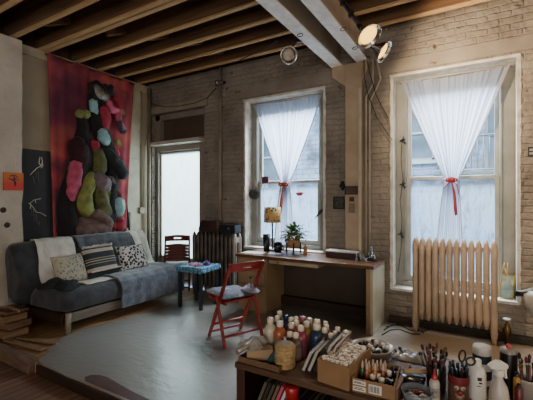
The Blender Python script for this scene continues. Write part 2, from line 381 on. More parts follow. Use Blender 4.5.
# ------------------------------------------------------------------ exterior
def facade():
    m = wallmat('pale_blue_brick', '#61758a', '#1f2c38', 'y', .5, '#1e262e', 1.0, 1.0, 2.2); return m
fw = MB(); 
fx = [(-13, 6)]
ops = [(-9.6,-8.4,2.0,4.0), (-6.9,-5.7,2.0,4.0), (-4.2,-3.0,2.0,4.0), (-1.9,-1.1,2.6,4.2), (.1,1.2,2.2,4.2)]
x = -14
for a in ops:
    fw.box((x, 11, -3), (a[0], 11.4, 6.4)); fw.box((a[0], 11, -3), (a[1], 11.4, a[2])); fw.box((a[0], 11, a[3]), (a[1], 11.4, 6.4)); x = a[1]
fw.box((x, 11, -3), (8, 11.4, 6.4))
bt = thing('brick_building', 'pale blue-grey brick building seen through the windows across the street', 'building', (0,0,0))
obj('brick_facade', fw, facade(), bt)
for a in ops:
    wf = MB()
    wf.box((a[0], 11.1, a[2]), (a[0]+.07, 11.2, a[3])).box((a[1]-.07, 11.1, a[2]), (a[1], 11.2, a[3])).box((a[0], 11.1, a[3]-.07), (a[1], 11.2, a[3])).box((a[0], 11.1, a[2]), (a[1], 11.2, a[2]+.07)).box((a[0], 11.1, (a[2]+a[3])/2-.03), (a[1], 11.2, (a[2]+a[3])/2+.03)).box((a[0]-.08, 10.93, a[2]-.1), (a[1]+.08, 11.1, a[2]))
    w = obj('window', wf, mat('stone_frame', '#6d757c', .7), bt)
    obj('window_pane', MB().box((a[0]+.06, 11.14, a[2]+.06), (a[1]-.06, 11.16, a[3]-.06)), mat('dull_far_glass', '#24333d', .25, '#3d4c57', 2), w)
rl = MB()
for i in range(14): rl.sweep([(-.9+i*.12, 9.8, 2.2), (-.9+i*.12, 9.8, 3.0)], .012, 6)
rl.sweep([(-.95, 9.8, 3.0), (.75, 9.8, 3.0)], .02, 6).sweep([(-.95, 9.8, 2.2), (.75, 9.8, 2.2)], .02, 6).box((-1, 9.8, 2.1), (.8, 10.9, 2.16))
tag(obj('iron_balcony', rl, mat('weathered_iron', '#3c464c', .6)), 'grey iron fire escape landing railing outside beyond the right window', 'railing')
struct('ground', MB().box((-16, 4.96, -3.2), (10, 12, -3)), mat('pavement', '#8a8f92', .9))

# ------------------------------------------------------------------ windows
GLASS = thin('clear_window_glass', '#9aa4ac', .985, .5, .1, .01)
FROST = thin('plastic_filmed_glass', '#7f94a6', .68, .8, .1, .25)
def window(n, op, fr, meet, gx, frameL, frameR):
    """fr: y plane of frame; gx: glass x range"""
    x0, x1, z0, z1 = op
    t = bpy.data.objects.new('window_%d' % n, None); C.objects.link(t); t['kind'] = 'structure'
    rv = MB()
    def ragged(a, b, horizontal):
        return
    # jagged white reveal lining
    e = .014
    def lining(x, s):
        pts = []
        for i in range(40):
            z = z0+(z1-z0)*i/39; pts.append((BY-.006+random.uniform(-.006, .003), z))
        pts += [(BY+WT, z1), (BY+WT, z0)]
        rv.prism(pts, x, x+s*e, 'x')
    lining(x0, 1); lining(x1, -1)
    rv.box((x0, BY-.004, z1-e), (x1, BY+WT, z1)); rv.box((x0, BY-.03, z0), (x1, BY+WT, z0+.03))
    for s, x in ((1, x0), (-1, x1)):       # thin painted edge on the brick face
        pts = []
        for i in range(50):
            z = z0+(z1-z0)*i/49; pts.append((x-s*(.014+random.uniform(0, .012)), z))
        rv.prism(pts+[(x, z1), (x, z0)], BY-.005, BY+.002, 'y')
    rv.box((x0-.03, BY-.006, z1-.005), (x1+.02, BY, z1+.016))
    obj('reveal', rv, WHITE_TRIM, t)
    fb = MB(); g0, g1 = gx
    fb.box((x0+e, fr, z0+.03), (g0-.03, fr+.12, z1-e)); fb.box((g1+.03, fr, z0+.03), (x1-e, fr+.12, z1-e))
    fb.box((g0-.03, fr, z1-.1), (g1+.03, fr+.12, z1-e)); fb.box((g0-.05, fr-.03, z0+.03), (g1+.05, fr+.12, z0+.09))
    # stop beads on the casing
    fb.box((g0-.055, fr-.018, z0+.09), (g0-.035, fr, z1-.1)); fb.box((g1+.035, fr-.018, z0+.09), (g1+.055, fr, z1-.1))
    obj('frame', fb, FRAME, t, bevel=.004)
    for nm, za, zb, yy, gm in (('upper_sash', meet-.02, z1-.1, fr+.06, GLASS), ('lower_sash', z0+.09, meet+.02, fr+.015, FROST)):
        s = MB(); w = .045; hb = .07 if nm == 'lower_sash' else .045
        s.box((g0-.03, yy, za), (g0-.03+w, yy+.04, zb)).box((g1+.03-w, yy, za), (g1+.03, yy+.04, zb))
        s.box((g0-.03+w, yy, zb-.04), (g1+.03-w, yy+.04, zb)).box((g0-.03+w, yy, za), (g1+.03-w, yy+.04, za+hb))
        so = obj(nm, s, mat('sash_paint', '#a9aaa6', .5, '#94958f', 5, .1), t, bevel=.003)
        obj('pane', MB().box((g0+.01, yy+.018, za+.03), (g1-.01, yy+.022, zb-.03)), gm, so)
    lk = MB().box(((g0+g1)/2-.03, fr-.0, meet+.02), ((g0+g1)/2+.03, fr+.03, meet+.035)).sweep([((g0+g1)/2, fr+.01, meet+.035), ((g0+g1)/2+.03, fr-.01, meet+.05)], .008, 8)
    obj('sash_lock', lk, STEEL, t)
    return t
window(1, WL, 4.77, 1.75, (-2.96, -1.98), 0, 0)
window(2, WR, 4.77, 1.745, (-.76, .155), 0, 0)

# door with frosted pane, ledge and dark transom --------------
dt = bpy.data.objects.new('door_1', None); C.objects.link(dt); dt['kind'] = 'structure'
d = MB(); x0, x1, z0, z1 = DOOR; fy = 4.68
gx0, gx1 = -5.10, -4.11
d.box((x0, fy, 0), (gx0, fy+.12, 2.46)).box((gx1, fy, 0), (x1, fy+.12, 2.46)).box((gx0, fy, 2.36), (gx1, fy+.12, 2.46)).box((gx0, fy+.02, 0), (gx1, fy+.1, .46))
d.box((gx0, fy+.05, .46), (gx0+.025, fy+.1, 2.36)).box((gx1-.025, fy+.05, .46), (gx1, fy+.1, 2.36)).box((gx0, fy+.05, 2.33), (gx1, fy+.1, 2.36))
obj('frame', d, GREY_TRIM, dt, bevel=.006)
obj('pane', MB().box((gx0+.02, fy+.07, .46), (gx1-.02, fy+.076, 2.34)), thin('frosted_door_glass', '#b4bfbd', .10, .92, .1, .06), dt)
d = MB().box((x0, fy-.0, 2.52), (x0+.12, fy+.14, z1)).box((x1-.06, fy, 2.52), (x1, fy+.14, z1)).box((x0, fy, z1-.1), (x1, fy+.14, z1)).box((x0+.12, fy, 2.52), (x1-.06, fy+.14, 2.56))
tr = obj('transom', d, GREY_TRIM, dt, bevel=.005)
obj('transom_panel', MB().box((x0+.12, fy+.1, 2.55), (x1-.06, fy+.13, z1-.1)), mat('brown_transom', '#4e4038', .5, '#5a4a40', 3), tr)
obj('handle', MB().ball((-4.05, fy-.03, 1.0), .025).sweep([(-4.05, fy, 1.0), (-4.05, fy-.03, 1.0)], .01), STEEL, dt)
struct('trim_3', MB().box((-5.2, 4.52, 2.46), (-4.0, 4.8, 2.52)), mat('dusty_white_ledge', '#bdb6aa', .6), bevel=.008)
struct('door_lintel', MB().box((-5.17, 4.56, 3.03), (-3.85, 4.62, 3.16)), mat('grey_lintel', '#968a7c', .7, '#85796b', 4, .3), bevel=.01)
# lintels over the windows (smooth plastered band)
struct('window_lintel', MB().box((-3.3, 4.585, 3.05), (-1.51, 4.6, 3.22)), BAND_, bevel=.006)
struct('window_lintel', MB().box((-1.2, 4.585, 3.04), (1.0, 4.6, 3.2)), BAND_, bevel=.006)

# ------------------------------------------------------------------ left wall cladding
def pegmat():
    m = mat('pegboard', '#a79a84', .8, '#988b76', 3); N = m.node_tree.nodes; L = m.node_tree.links; b = N['Principled BSDF']
    tc = N.new('ShaderNodeTexCoord'); mp = N.new('ShaderNodeMapping'); mp.inputs['Scale'].default_value = (1, 40, 40); L.new(tc.outputs['Object'], mp.inputs[0])
    v = N.new('ShaderNodeTexVoronoi'); v.inputs['Randomness'].default_value = 0; v.inputs['Scale'].default_value = 1; L.new(mp.outputs[0], v.inputs[0])
    lt = N.new('ShaderNodeMath'); lt.operation = 'LESS_THAN'; lt.inputs[1].default_value = .22; L.new(v.outputs['Distance'], lt.inputs[0])
    src = b.inputs['Base Color'].links[0].from_socket
    mx = N.new('ShaderNodeMixRGB'); mx.inputs[2].default_value = hexc('#4a4136'); L.new(lt.outputs[0], mx.inputs[0]); L.new(src, mx.inputs[1]); L.new(mx.outputs[0], b.inputs['Base Color'])
    return m
pg = thing('pegboard_panel', 'tall beige pegboard panel fixed to the left wall beside the red hanging', 'wall panel')
obj('pegboard', MB().box((LX, 2.40, 2.2), (LX+.02, 2.93, 3.42)), pegmat(), pg)
obj('top_rail', MB().box((LX, 2.38, 3.42), (LX+.06, 4.5, 3.54)), mat('cream_rail', '#b3a68d', .6), pg, bevel=.006)
obj('bottom_board', MB().box((LX, 2.40, 2.165), (LX+.03, 2.93, 2.2)), TAN, pg, bevel=.003)
wb = thing('wall_board', 'smooth cream wall boards right of the red hanging', 'wall panel')
obj('upper_board', MB().box((LX, 3.55, 2.21), (LX+.015, 4.4, 3.42)), mat('cream_panel', '#c6bca6', .6), wb, bevel=.002)
obj('lower_board', MB().box((LX, 3.55, .4), (LX+.015, 4.4, 2.20)), mat('cream_panel', '#c6bca6'), wb, bevel=.002)

# dark panel with white scratched twig figures
dp = thing('dark_panel_drawing', 'tall charcoal panel with two white scratchy branch drawings between plaster wall and red hanging', 'artwork')
obj('panel', MB().box((LX+.004, 2.40, .6), (LX+.035, 2.86, 2.165)), mat('charcoal_panel', '#3a3f45', .6, '#2d3136', 2), dp, bevel=.003)
tw = MB(); tw2 = MB()
def P2(a): return [onX(x, y, LX+.043) for x, y in a]
for a in ([(41.5,157),(42.5,162),(41,166),(37,168),(30,175)], [(40,157),(39,163),(41,166)], [(42,162),(43,166),(41,168)],
          [(29,204),(34,200),(41,198.5)], [(29,203),(33,207),(36,212),(41,213),(46,216)], [(31,204),(30,209)], [(35,200),(36,203)]):
    (tw if a[0][1] < 190 else tw2).sweep(P2(a), .0055, 6)
obj('drawn_branch', tw2, mat('chalk_white', '#e6dfd0', .8), dp); obj('drawn_branch', tw, mat('chalk_white', '#e6dfd0', .8), dp)
tf = MB()
for a in ([(33,176),(35,184)], [(38,170),(39,182)], [(36,172),(36.5,178)], [(33,208),(34,222)], [(36,214),(37,224)], [(39,222),(39,226)], [(31,206),(32,216)]):
    tf.sweep(P2(a), .0035, 5)
obj('faint_strokes', tf, mat('chalk_faint', '#8a8882', .8), dp)

# small red-orange picture on the pier
def picmat():
    m = bpy.data.materials.new('red_orange_print'); m.use_nodes = True; N = m.node_tree.nodes; L = m.node_tree.links; b = N['Principled BSDF']; b.inputs['Roughness'].default_value = .6
    tc = N.new('ShaderNodeTexCoord'); sp = N.new('ShaderNodeSeparateXYZ'); L.new(tc.outputs['Generated'], sp.inputs[0])
    cr = N.new('ShaderNodeValToRGB'); e = cr.color_ramp.elements; e[0].position = .3; e[0].color = hexc('#cf4a3d'); e[1].position = .85; e[1].color = hexc('#cf7a3a'); L.new(sp.outputs[2], cr.inputs[0]); L.new(cr.outputs[0], b.inputs[0]); return m
rp = thing('small_red_picture', 'small square red and orange picture with a purple scribble on the plaster wall', 'picture')
obj('canvas', MB().box((-5.0, 2.13, 1.60), (-4.975, 2.35, 1.82)), picmat(), rp, bevel=.002)
sc = MB()
for a in ([(10,176),(15,175),(18,177),(14,179),(19,180)], [(12,179),(16,182),(15,186)], [(14,176),(15,184)], [(9,178),(13,180)]):
    sc.sweep([onX(x, y, -4.973) for x, y in a], .006, 6)
obj('scribble', sc, mat('purple_ink', '#4d2a55', .7), rp)
# holes in the pier (bolt heads / plugs)
for p in ((3, 210), (7, 225)):
    q = onX(p[0], p[1], -5.0)
    o = obj('wall_plug', MB().lathe([(0, 0), (.032, 0), (.035, .006), (.02, .01), (0, .006)], 14, q, Matrix.Rotation(PI/2, 4, 'Y')), mat('rusty_dark', '#2b221c', .8, '#4a3527', 20))
    tag(o, 'upper dark rusty plug in the plaster wall' if p[1] == 210 else 'lower brown rusty plug in the plaster wall', 'plug')

# ------------------------------------------------------------------ red hanging + soft sculpture
def dyemat():
    m = bpy.data.materials.new('dyed_cloth'); m.use_nodes = True; N = m.node_tree.nodes; L = m.node_tree.links; b = N['Principled BSDF']; b.inputs['Roughness'].default_value = .9
    tc = N.new('ShaderNodeTexCoord')
    nz = N.new('ShaderNodeTexNoise'); nz.inputs['Scale'].default_value = 3.2; nz.inputs['Detail'].default_value = 9; nz.inputs['Distortion'].default_value = .3; L.new(tc.outputs['Object'], nz.inputs['Vector'])
    cr = N.new('ShaderNodeValToRGB'); e = cr.color_ramp.elements; e[0].position = .3; e[0].color = hexc('#6a3142'); e[1].position = .5; e[1].color = hexc('#a8454e')
    x = e.new(.62); x.color = hexc('#ba5a54'); x = e.new(.75); x.color = hexc('#bf7550'); L.new(nz.outputs['Fac'], cr.inputs[0])
    # darker plum field upper left (nearer end, top)
    v = N.new('ShaderNodeVectorMath'); v.operation = 'DISTANCE'; v.inputs[1].default_value = (LX, 3.1, 2.9); L.new(tc.outputs['Object'], v.inputs[0])
    mr = N.new('ShaderNodeMapRange'); mr.inputs[1].default_value = .25; mr.inputs[2].default_value = .75; mr.inputs[3].default_value = .8; mr.inputs[4].default_value = 0; L.new(v.outputs['Value'], mr.inputs[0])
    mx = N.new('ShaderNodeMixRGB'); mx.inputs[2].default_value = hexc('#4a2238'); L.new(mr.outputs[0], mx.inputs[0]); L.new(cr.outputs[0], mx.inputs[1]); L.new(mx.outputs[0], b.inputs[0])
    return m
BX = LX+.09
bn = thing('wall_hanging', 'large red and plum dyed cloth hanging on the left wall behind the stuffed sculpture', 'wall hanging')
TL, TR, BL, BR = onX(47, 53, BX), onX(134, 83, BX), onX(53, 238, BX), onX(126, 233, BX)
def bfn(u, v):
    p = TL.lerp(TR, u).lerp(BL.lerp(BR, u), v)
    return (BX + .012*math.sin(u*23+v*2) + .008*math.sin(u*51), p.y, p.z)
obj('dyed_cloth', MB().grid(bfn, 60, 20), dyemat(), bn, thick=.004)
obj('hanging_rod', MB().sweep([(BX-.01, TL.y-.02, TL.z-.02), (BX-.01, TR.y+.02, TR.z-.02)], .012, 8), DARKWOOD, bn)
ss = thing('soft_sculpture', 'cascade of stuffed velvet limbs in pink, green, brown and black over the red hanging', 'sculpture')
VEL = lambda n, a, b_: mat(n, a, .85, b_, 9, .6, 22, sheen=.08)
PINK = VEL('pink_velvet', '#cf6080', '#a84560'); BLK = VEL('black_velvet', '#120e12', '#1e1219'); LIME = VEL('lime_velvet', '#949a50', '#6a7040')
BRN = VEL('brown_velvet', '#54403d', '#7d625c'); GRY = VEL('mauve_grey_velvet', '#5d4b50', '#806c70'); AQUA = VEL('aqua_velvet', '#9cc4c8', '#7aa4a8')
NVY = VEL('dark_teal_velvet', '#14191c', '#1f272a'); MAR = VEL('maroon_velvet', '#4b0f1c', '#300a14'); CRM = VEL('crimson_velvet', '#a82c42', '#801c30'); MARB = VEL('wine_velvet', '#2a0b14', '#3a101c')
OLV = VEL('olive_velvet', '#6b6a3c', '#4b4a2c'); SAT = mat('grey_satin', '#847a78', .3, '#5f5555', 8, .3)
def limb(name, pts, m, off=.1, flat=.75, n=14, par=None):
    """pts: (px, py, radius m) down the wall"""
    P = [onX(x, y, LX+.06+off) for x, y, r in pts]; R = [r*1.12 for *_, r in pts]
    # Catmull-Rom refinement
    q, rr = [], []
    for i in range(len(P)-1):
        p0, p1, p2, p3 = P[max(i-1,0)], P[i], P[i+1], P[min(i+2, len(P)-1)]
        for k in range(6):
            t = k/6
            q.append(.5*((2*p1)+(p2-p0)*t+(2*p0-5*p1+4*p2-p3)*t*t+(3*p1-p0-3*p2+p3)*t**3))
            s = t*t*(3-2*t); rr.append(R[i]*(1-s)+R[i+1]*s)
    q.append(P[-1]); rr.append(R[-1])
    q = [q[0]+(q[0]-q[1]).normalized()*rr[0]*.6]+q+[q[-1]+(q[-1]-q[-2]).normalized()*rr[-1]*.6]; rr = [rr[0]*.25]+rr+[rr[-1]*.25]
    rr = [r*(1+.02*math.sin(i*1.9)) for i, r in enumerate(rr)]
    mb = MB().sweep(q, rr, n)
    mb.v = [v + Vector((.02*noise.noise(v*8), .022*noise.noise(v*8+Vector((5,5,5))), .02*noise.noise(v*8+Vector((9,1,5))))) for v in mb.v]
    mb.v = [Vector((max(v.x, -5.135), v.y, v.z)) for v in mb.v]
    return obj(name, mb, m, par or ss)
limb('black_backing', [(82,118,.08),(80,160,.16),(66,200,.13),(70,236,.17)], BLK, .03)
limb('black_backing', [(95,85,.1),(96,120,.14),(110,170,.13),(104,225,.16)], BLK, .02)
limb('lime_rosette', [(79,112,.06),(81,116,.055)], LIME, .13); limb('lime_rosette', [(86,113,.055),(87,117,.05)], LIME, .12)
limb('black_limb', [(81,118,.05),(82,132,.08),(84,150,.09)], BLK, .08)
limb('wine_pouch', [(77,140,.09),(79,152,.12),(82,164,.10)], MARB, .12)
limb('pink_limb', [(76,163,.08),(75,176,.095),(72,190,.08),(70,201,.045)], PINK, .13)
limb('satin_head', [(93,88,.07),(100,94,.09),(107,97,.07)], SAT, .12)
limb('black_loop', [(91,84,.035),(93,93,.03),(97,99,.03)], BLK, .16); limb('black_loop', [(105,86,.035),(108,89,.035),(112,86,.03),(110,95,.03)], BLK, .17)
limb('gold_bead', [(103,91,.03),(103.5,94,.03)], mat('gold_beads', '#8a7a3c', .4, '#5d5028', 30), .22)
limb('aqua_patch', [(93,101,.055),(95,110,.065),(97,118,.05)], AQUA, .1); limb('crimson_patch', [(102,108,.07),(104,118,.09),(104,127,.07)], CRM, .12)
limb('rose_limb', [(109,102,.05),(111,108,.06),(118,112,.045),(119,120,.04)], PINK, .12)
limb('rose_limb', [(115,97,.035),(120,105,.04),(120,114,.035)], CRM, .09)
limb('aqua_band', [(102,131,.075),(104,138,.08),(107,143,.06)], AQUA, .14)
limb('rose_knob', [(94,142,.055),(95,148,.06)], CRM, .14)
limb('plum_limb', [(119,117,.045),(120,125,.05),(124,132,.045)], VEL('plum_blue_velvet', '#33304a', '#5b3f55'), .1)
limb('rose_tassel', [(122,124,.03),(124,130,.035)], mat('pale_pink_trim', '#a98692', .8), .13); limb('lime_knob', [(122,110,.025),(123,114,.03)], LIME, .15)
limb('olive_limb', [(97,150,.08),(98,160,.11),(100,172,.10)], OLV, .12)
limb('dark_teal_limb', [(104,148,.07),(112,158,.085),(119,168,.09),(124,176,.075)], NVY, .16)
limb('lime_knob', [(117,140,.03),(119,145,.035)], LIME, .12); limb('pink_knob', [(116,151,.035),(118,155,.03)], PINK, .15)
limb('mauve_pouch', [(94,176,.09),(101,183,.13),(106,188,.10)], GRY, .14)
limb('mauve_pouch', [(110,178,.05),(113,184,.05)], GRY, .12)
limb('lime_limb', [(90,174,.07),(87,188,.10),(84,203,.11),(88,214,.09)], LIME, .13)
limb('lime_limb', [(98,188,.09),(101,200,.115),(103,212,.11),(104,222,.08)], OLV, .12); limb('lime_limb', [(108,192,.06),(109,206,.07),(109,220,.07)], LIME, .09)
limb('crimson_limb', [(75,200,.05),(76,210,.045),(75,216,.04)], CRM, .08)
limb('brown_fold', [(76,229,.09),(87,231,.12),(99,231,.12),(108,227,.09)], BRN, .16)
limb('brown_fold', [(94,214,.07),(102,218,.10),(109,226,.09)], BRN, .17)
limb('brown_fold', [(98,222,.08),(88,222,.07),(80,222,.06)], BRN, .14)
limb('rust_limb', [(113,188,.04),(118,194,.045),(121,200,.03)], VEL('rust_velvet', '#6a2c22', '#4a1e1a'), .12)
limb('aqua_limb', [(118,200,.09),(118,208,.105),(119,214,.07)], AQUA, .13)
limb('crimson_limb', [(119,220,.09),(119,228,.10)], CRM, .1); limb('crimson_limb', [(112,222,.05),(113,229,.05)], CRM, .12)
# narrow staff and grey card right of the hanging
st = thing('thin_black_staff', 'thin black leaning staff on the cream wall right of the hanging', 'staff')
obj('staff', MB().sweep([onX(124, 172, LX+.05), onX(126, 195, LX+.05), onX(130, 236, LX+.05)], [.012, .01, .016], 8), BLACKM, st)
tag(obj('small_grey_picture', MB().box((LX+.015, 4.02, 1.0), (LX+.03, 4.17, 1.27)), mat('grey_print', '#5c5651', .7, '#3f3a38', 8), bevel=.002), 'small grey picture low on the cream wall beside the hanging', 'picture')

# ------------------------------------------------------------------ futon sofa
PF = [(-4.92,.42), (-4.99,.80), (-4.97,.90), (-4.90,.955), (-4.81,.95), (-4.74,.88), (-4.66,.72), (-4.56,.50), (-4.50,.455), (-4.42,.455), (-4.1,.465), (-3.98,.455), (-3.91,.42), (-3.89,.36), (-3.895,.27), (-3.893,.20), (-3.892,.10)]
ln = [0]
for a, b in zip(PF, PF[1:]): ln.append(ln[-1]+math.dist(a, b))
TOT = ln[-1]
def prof(s, off=0):
    s = max(0, min(TOT-1e-6, s))
    for i in range(len(PF)-1):
        if s <= ln[i+1]:
            t = (s-ln[i])/(ln[i+1]-ln[i]); a, b = PF[i], PF[i+1]
            def nrm(j):
                p, q = PF[max(j-1, 0)], PF[min(j+1, len(PF)-1)]; L = math.dist(p, q); return ((-(q[1]-p[1]))/L, (q[0]-p[0])/L)
            n0, n1 = nrm(i), nrm(i+1); nx = n0[0]*(1-t)+n1[0]*t; nz = n0[1]*(1-t)+n1[1]*t
            return a[0]*(1-t)+b[0]*t+nx*off, a[1]*(1-t)+b[1]*t+nz*off
Y0, Y1 = 2.17, 4.09
sofa = thing('futon_sofa', 'charcoal futon sofa with a pale wooden front rail along the left wall', 'sofa', (0,0,0))
def mattress(poly, y0, y1, name):
    """closed profile extruded with pillowy ends"""
    n = len(poly); cx = sum(p[0] for p in poly)/n; cz = sum(p[1] for p in poly)/n
    mb = MB(); rows = [(y0-.012, .75), (y0, .9), (y0+.04, .985), (y0+.1, 1)]; rows += [(y0+.1+(y1-y0-.2)*i/16, 1) for i in range(1, 16)]; rows += [(y1-.1, 1), (y1-.04, .985), (y1, .9), (y1+.012, .75)]
    for j, (y, k) in enumerate(rows):
        for i, p in enumerate(poly):
            w = .008*noise.noise(Vector((p[0]*6, y*5, p[1]*6)))
            mb.v.append(Vector((cx+(p[0]-cx)*k+w, y+.0, cz+(p[1]-cz)*k+w)))
    for j in range(len(rows)-1):
        for i in range(n):
            a = j*n+i; b = j*n+(i+1) % n; mb.f.append([a, b, b+n, a+n]); mb.sm.append(True)
    mb.f.append(list(range(n))); mb.sm.append(False); mb.f.append([(len(rows)-1)*n+i for i in range(n)]); mb.sm.append(False)
    return obj(name, mb, DARKF, sofa)
mattress([(-4.92,.42), (-4.99,.80), (-4.97,.90), (-4.90,.955), (-4.81,.95), (-4.74,.88), (-4.66,.72), (-4.56,.50), (-4.60,.43), (-4.67,.36), (-4.69,.22), (-4.90,.22)], Y0-.03, Y1, 'back_cushion')
mattress([(-4.66,.34), (-4.58,.43), (-4.42,.455), (-4.1,.465), (-3.98,.455), (-3.91,.42), (-3.89,.36), (-3.90,.27), (-3.94,.235), (-4.1,.225), (-4.4,.225), (-4.67,.22)], Y0+.09, Y1, 'seat_cushion')
obj('front_rail', MB().box((-3.955, Y0+.12, .11), (-3.93, Y1, .215)), mat('pale_worn_rail', '#71685c', .5, '#5c5449', 4, stretch=(9, 1, 9)), sofa, bevel=.006)
obj('base_frame', MB().box((-4.75, Y0+.1, .16), (-3.96, Y1-.05, .215)).box((-4.75, Y0+.08, .1), (-3.96, Y0+.1, .2)), DARKWOOD, sofa, bevel=.006)
for y in (Y0+.14, Y1-.06):
    for x in (-3.925, -4.72):
        obj('leg', MB().sweep([(x, y, .225), (x, y, 0.0 if x > -4 else -.012)], [.03, .027], 14), mat('pale_leg_wood', '#8f8474', .5), sofa)
def drape(name, y0, y1, s0, s1, m, label, off=.016, amp=.01, skew=0, cat='throw'):
    def fn(u, v):
        s = s0+(s1-s0)*v; y = y0+(y1-y0)*u+skew*v
        o = off+amp*(.6+noise.noise(Vector((y*7, s*5, 3))))*.9+amp*.8*abs(math.sin(y*17+s*3))
        x, z = prof(s, o); return (x, y+.01*noise.noise(Vector((s*6, u*4, 1))), z)
    o = obj(name, MB().grid(fn, 40, 60), m, thick=.006); tag(o, label, cat); return o
sBT = ln[3]; sCR = ln[7]; sFR = ln[12]
drape('cream_throw', 2.42, 2.90, sBT-.15, sCR+.06, CREAMF, 'cream throw over the near end of the sofa back, behind the floral cushion', skew=-.10)
drape('cream_seat_cloth', 2.5, 2.93, sCR+.08, sFR-.12, CREAMF, 'cream cloth lying flat on the sofa seat under the cushions', .012, .006, .1)
drape('grey_back_throw', 2.91, 3.78, sBT-.2, sCR+.04, GREYF, 'grey fleece throw over the middle of the sofa back')
drape('grey_fleece_blanket', 2.95, 4.06, sCR+.12, TOT-.02, GREYF, 'grey fleece blanket over the right half of the sofa seat hanging down the front', .024, .01)
drape('pale_throw', 3.8, 4.06, sBT-.15, sCR+.2, CREAMF, 'narrow cream throw at the far right end of the sofa back')

def cushion(name, w, h, t, m, label, loc, lean, rotz, roll=0, extras=None):
    mb = MB(); n = 18
    for side in (1, -1):
        def fn(u, v, side=side):
            a, b = u*2-1, v*2-1
            k = max(0, (1-a**4)*(1-b**4))**.55
            pinch = 1-.07*(1-abs(a)**2)*abs(b)**3; pin2 = 1-.07*(1-abs(b)**2)*abs(a)**3
            return (a*w/2*pin2, -side*t/2*k, h/2+b*h/2*pinch)
        mb.grid(fn, n, n)
    r = Matrix.Rotation(roll, 4, 'Y')
    mb.v = [r @ v for v in mb.v]
    t_ = thing(name, label, 'cushion', loc); t_.rotation_euler = (lean, 0, rotz)
    obj('cushion_cover', mb, m, t_)
    if extras: extras(t_)
    return t_
FLORAL = vormat('floral_cushion_print', '#a9a08c', ('#5d7078','#a29a72','#8b8f78','#6f7b6c'), 30, .42)
# band pattern cushion
BAND = bandmat('striped_woven', [(0,'#23242a'),(.18,'#23242a'),(.2,'#a89a8c'),(.3,'#2b2c32'),(.42,'#8f8a5e'),(.445,'#2b2c32'),(.5,'#a8a29a'),(.52,'#2b2c32'),(.57,'#8f8a5e'),(.595,'#26272c'),(.78,'#a99a8d'),(.9,'#26272c')])
LEAF = vormat('black_white_leaf_print', '#b9b4ac', ('#1d1d22','#25252a'), 26, .48)
cushion('floral_cushion', .43, .37, .13, FLORAL, 'cream cushion with a small blue floral print, leftmost of the three cushions', (-4.24, onX(74,273,-4.24).y, .465), -.38, PI/2+.12)
def fringe(t):
    f = MB(); f2 = MB()
    for i in range(40):
        x = -.23+.46*i/39
        f.sweep([(x, -.01, .40), (x+random.uniform(-.008,.008), -.03, .425+random.uniform(-.01,.01))], .007, 5)
        f2.sweep([(x, -.07, .085), (x+random.uniform(-.008,.008), -.085, .07)], .006, 5)
    obj('fringe', f, CREAMF, t); obj('fringe', f2, CREAMF, t)
cushion('striped_cushion', .49, .42, .14, BAND, 'dark striped cushion with pale fringed bands in the middle of the sofa', (-4.24, onX(105,265,-4.24).y, .475), -.38, PI/2+.1, extras=fringe)
cushion('leaf_print_cushion', .46, .38, .13, LEAF, 'white cushion with black leaf pattern, rightmost of the three cushions', (-4.28, onX(135.5,262,-4.28).y, .475), -.42, PI/2-.05)

# black jacket heap on near end of the seat
def heap(name, cx, cy, z, rx, ry, h, m, seed, label, cat, lobes=4):
    def fn(u, v):
        a = u*2*PI; r = v
        rr = 1+.22*math.sin(a*3+seed)+.14*math.sin(a*5+seed*2)
        x = math.cos(a)*rx*r*rr; y = math.sin(a)*ry*r*rr
        hh = h*max(0, 1-r**2.2)*(.72+.5*noise.noise(Vector((x*7, y*7, seed))))+.035*abs(noise.noise(Vector((x*17, y*17, seed+3))))*(1-r)
        return (cx+x, cy+y, z+hh+.004)
    return tag(obj(name, MB().grid(fn, 64, 24), m, thick=.004), label, cat)
heap('black_jacket', -4.2, 2.39, .47, .24, .2, .11, mat('black_cloth', '#0e0f12', .8, '#191a1f', 8, .6, 30), 2.1, 'crumpled black jacket heaped on the near end of the sofa seat', 'jacket')

# pile of boards / books on the floor left of sofa
wm = [mat('pine_offcut_a', '#8d6f52', .7, '#725640', 4, .2, stretch=(9,1,9)), mat('pine_offcut_b', '#7d614a', .7, '#664c38', 4, .2, stretch=(9,1,9))]
zz = 0.0
for i, (w, dx, dy, h) in enumerate([(.40,0,0,.075),(.37,-.02,.03,.075),(.35,-.05,.02,.07),(.30,-.08,.05,.035)]):
    o = obj('wood_offcut', MB().cbox((-4.52+dx, 1.98+dy, zz+h/2-.004), (w, .24, h-.006), (0,0,.12*(i % 2)-.03)), wm[i % 2], bevel=.005)
    tag(o, ['bottom thick pale plank of the wood pile beside the sofa', 'second plank up in the wood pile beside the sofa', 'third plank up in the wood pile beside the sofa', 'thin top plank of the wood pile beside the sofa'][i], 'wood plank', 'pile of wood beside the sofa')
    zz += h
for i in range(5):
    a = Vector((-4.62+.05*i, 1.93+.03*i, zz+.02))
    tag(obj('kindling_stick', MB().sweep([a, a+Vector((.14+.02*i, .05-.04*i, .022+.008*(i%2)))], .012, 7), wm[i % 2]), 'small stick scattered on top of the wood pile', 'stick', 'sticks on top of the wood pile')
for i, (x0, y0, x1, y1) in enumerate([(-4.25, 1.95, -3.75, 2.1), (-4.3, 1.86, -3.7, 1.93)]):
    tag(obj('floor_plank', MB().bar((x0, y0, .006), (x1, y1, .006), .06, .026), wm[0], bevel=.004), ['loose pale plank on the floor before the sofa leg', 'loose pale plank on the floor at the step edge'][i], 'wood plank')

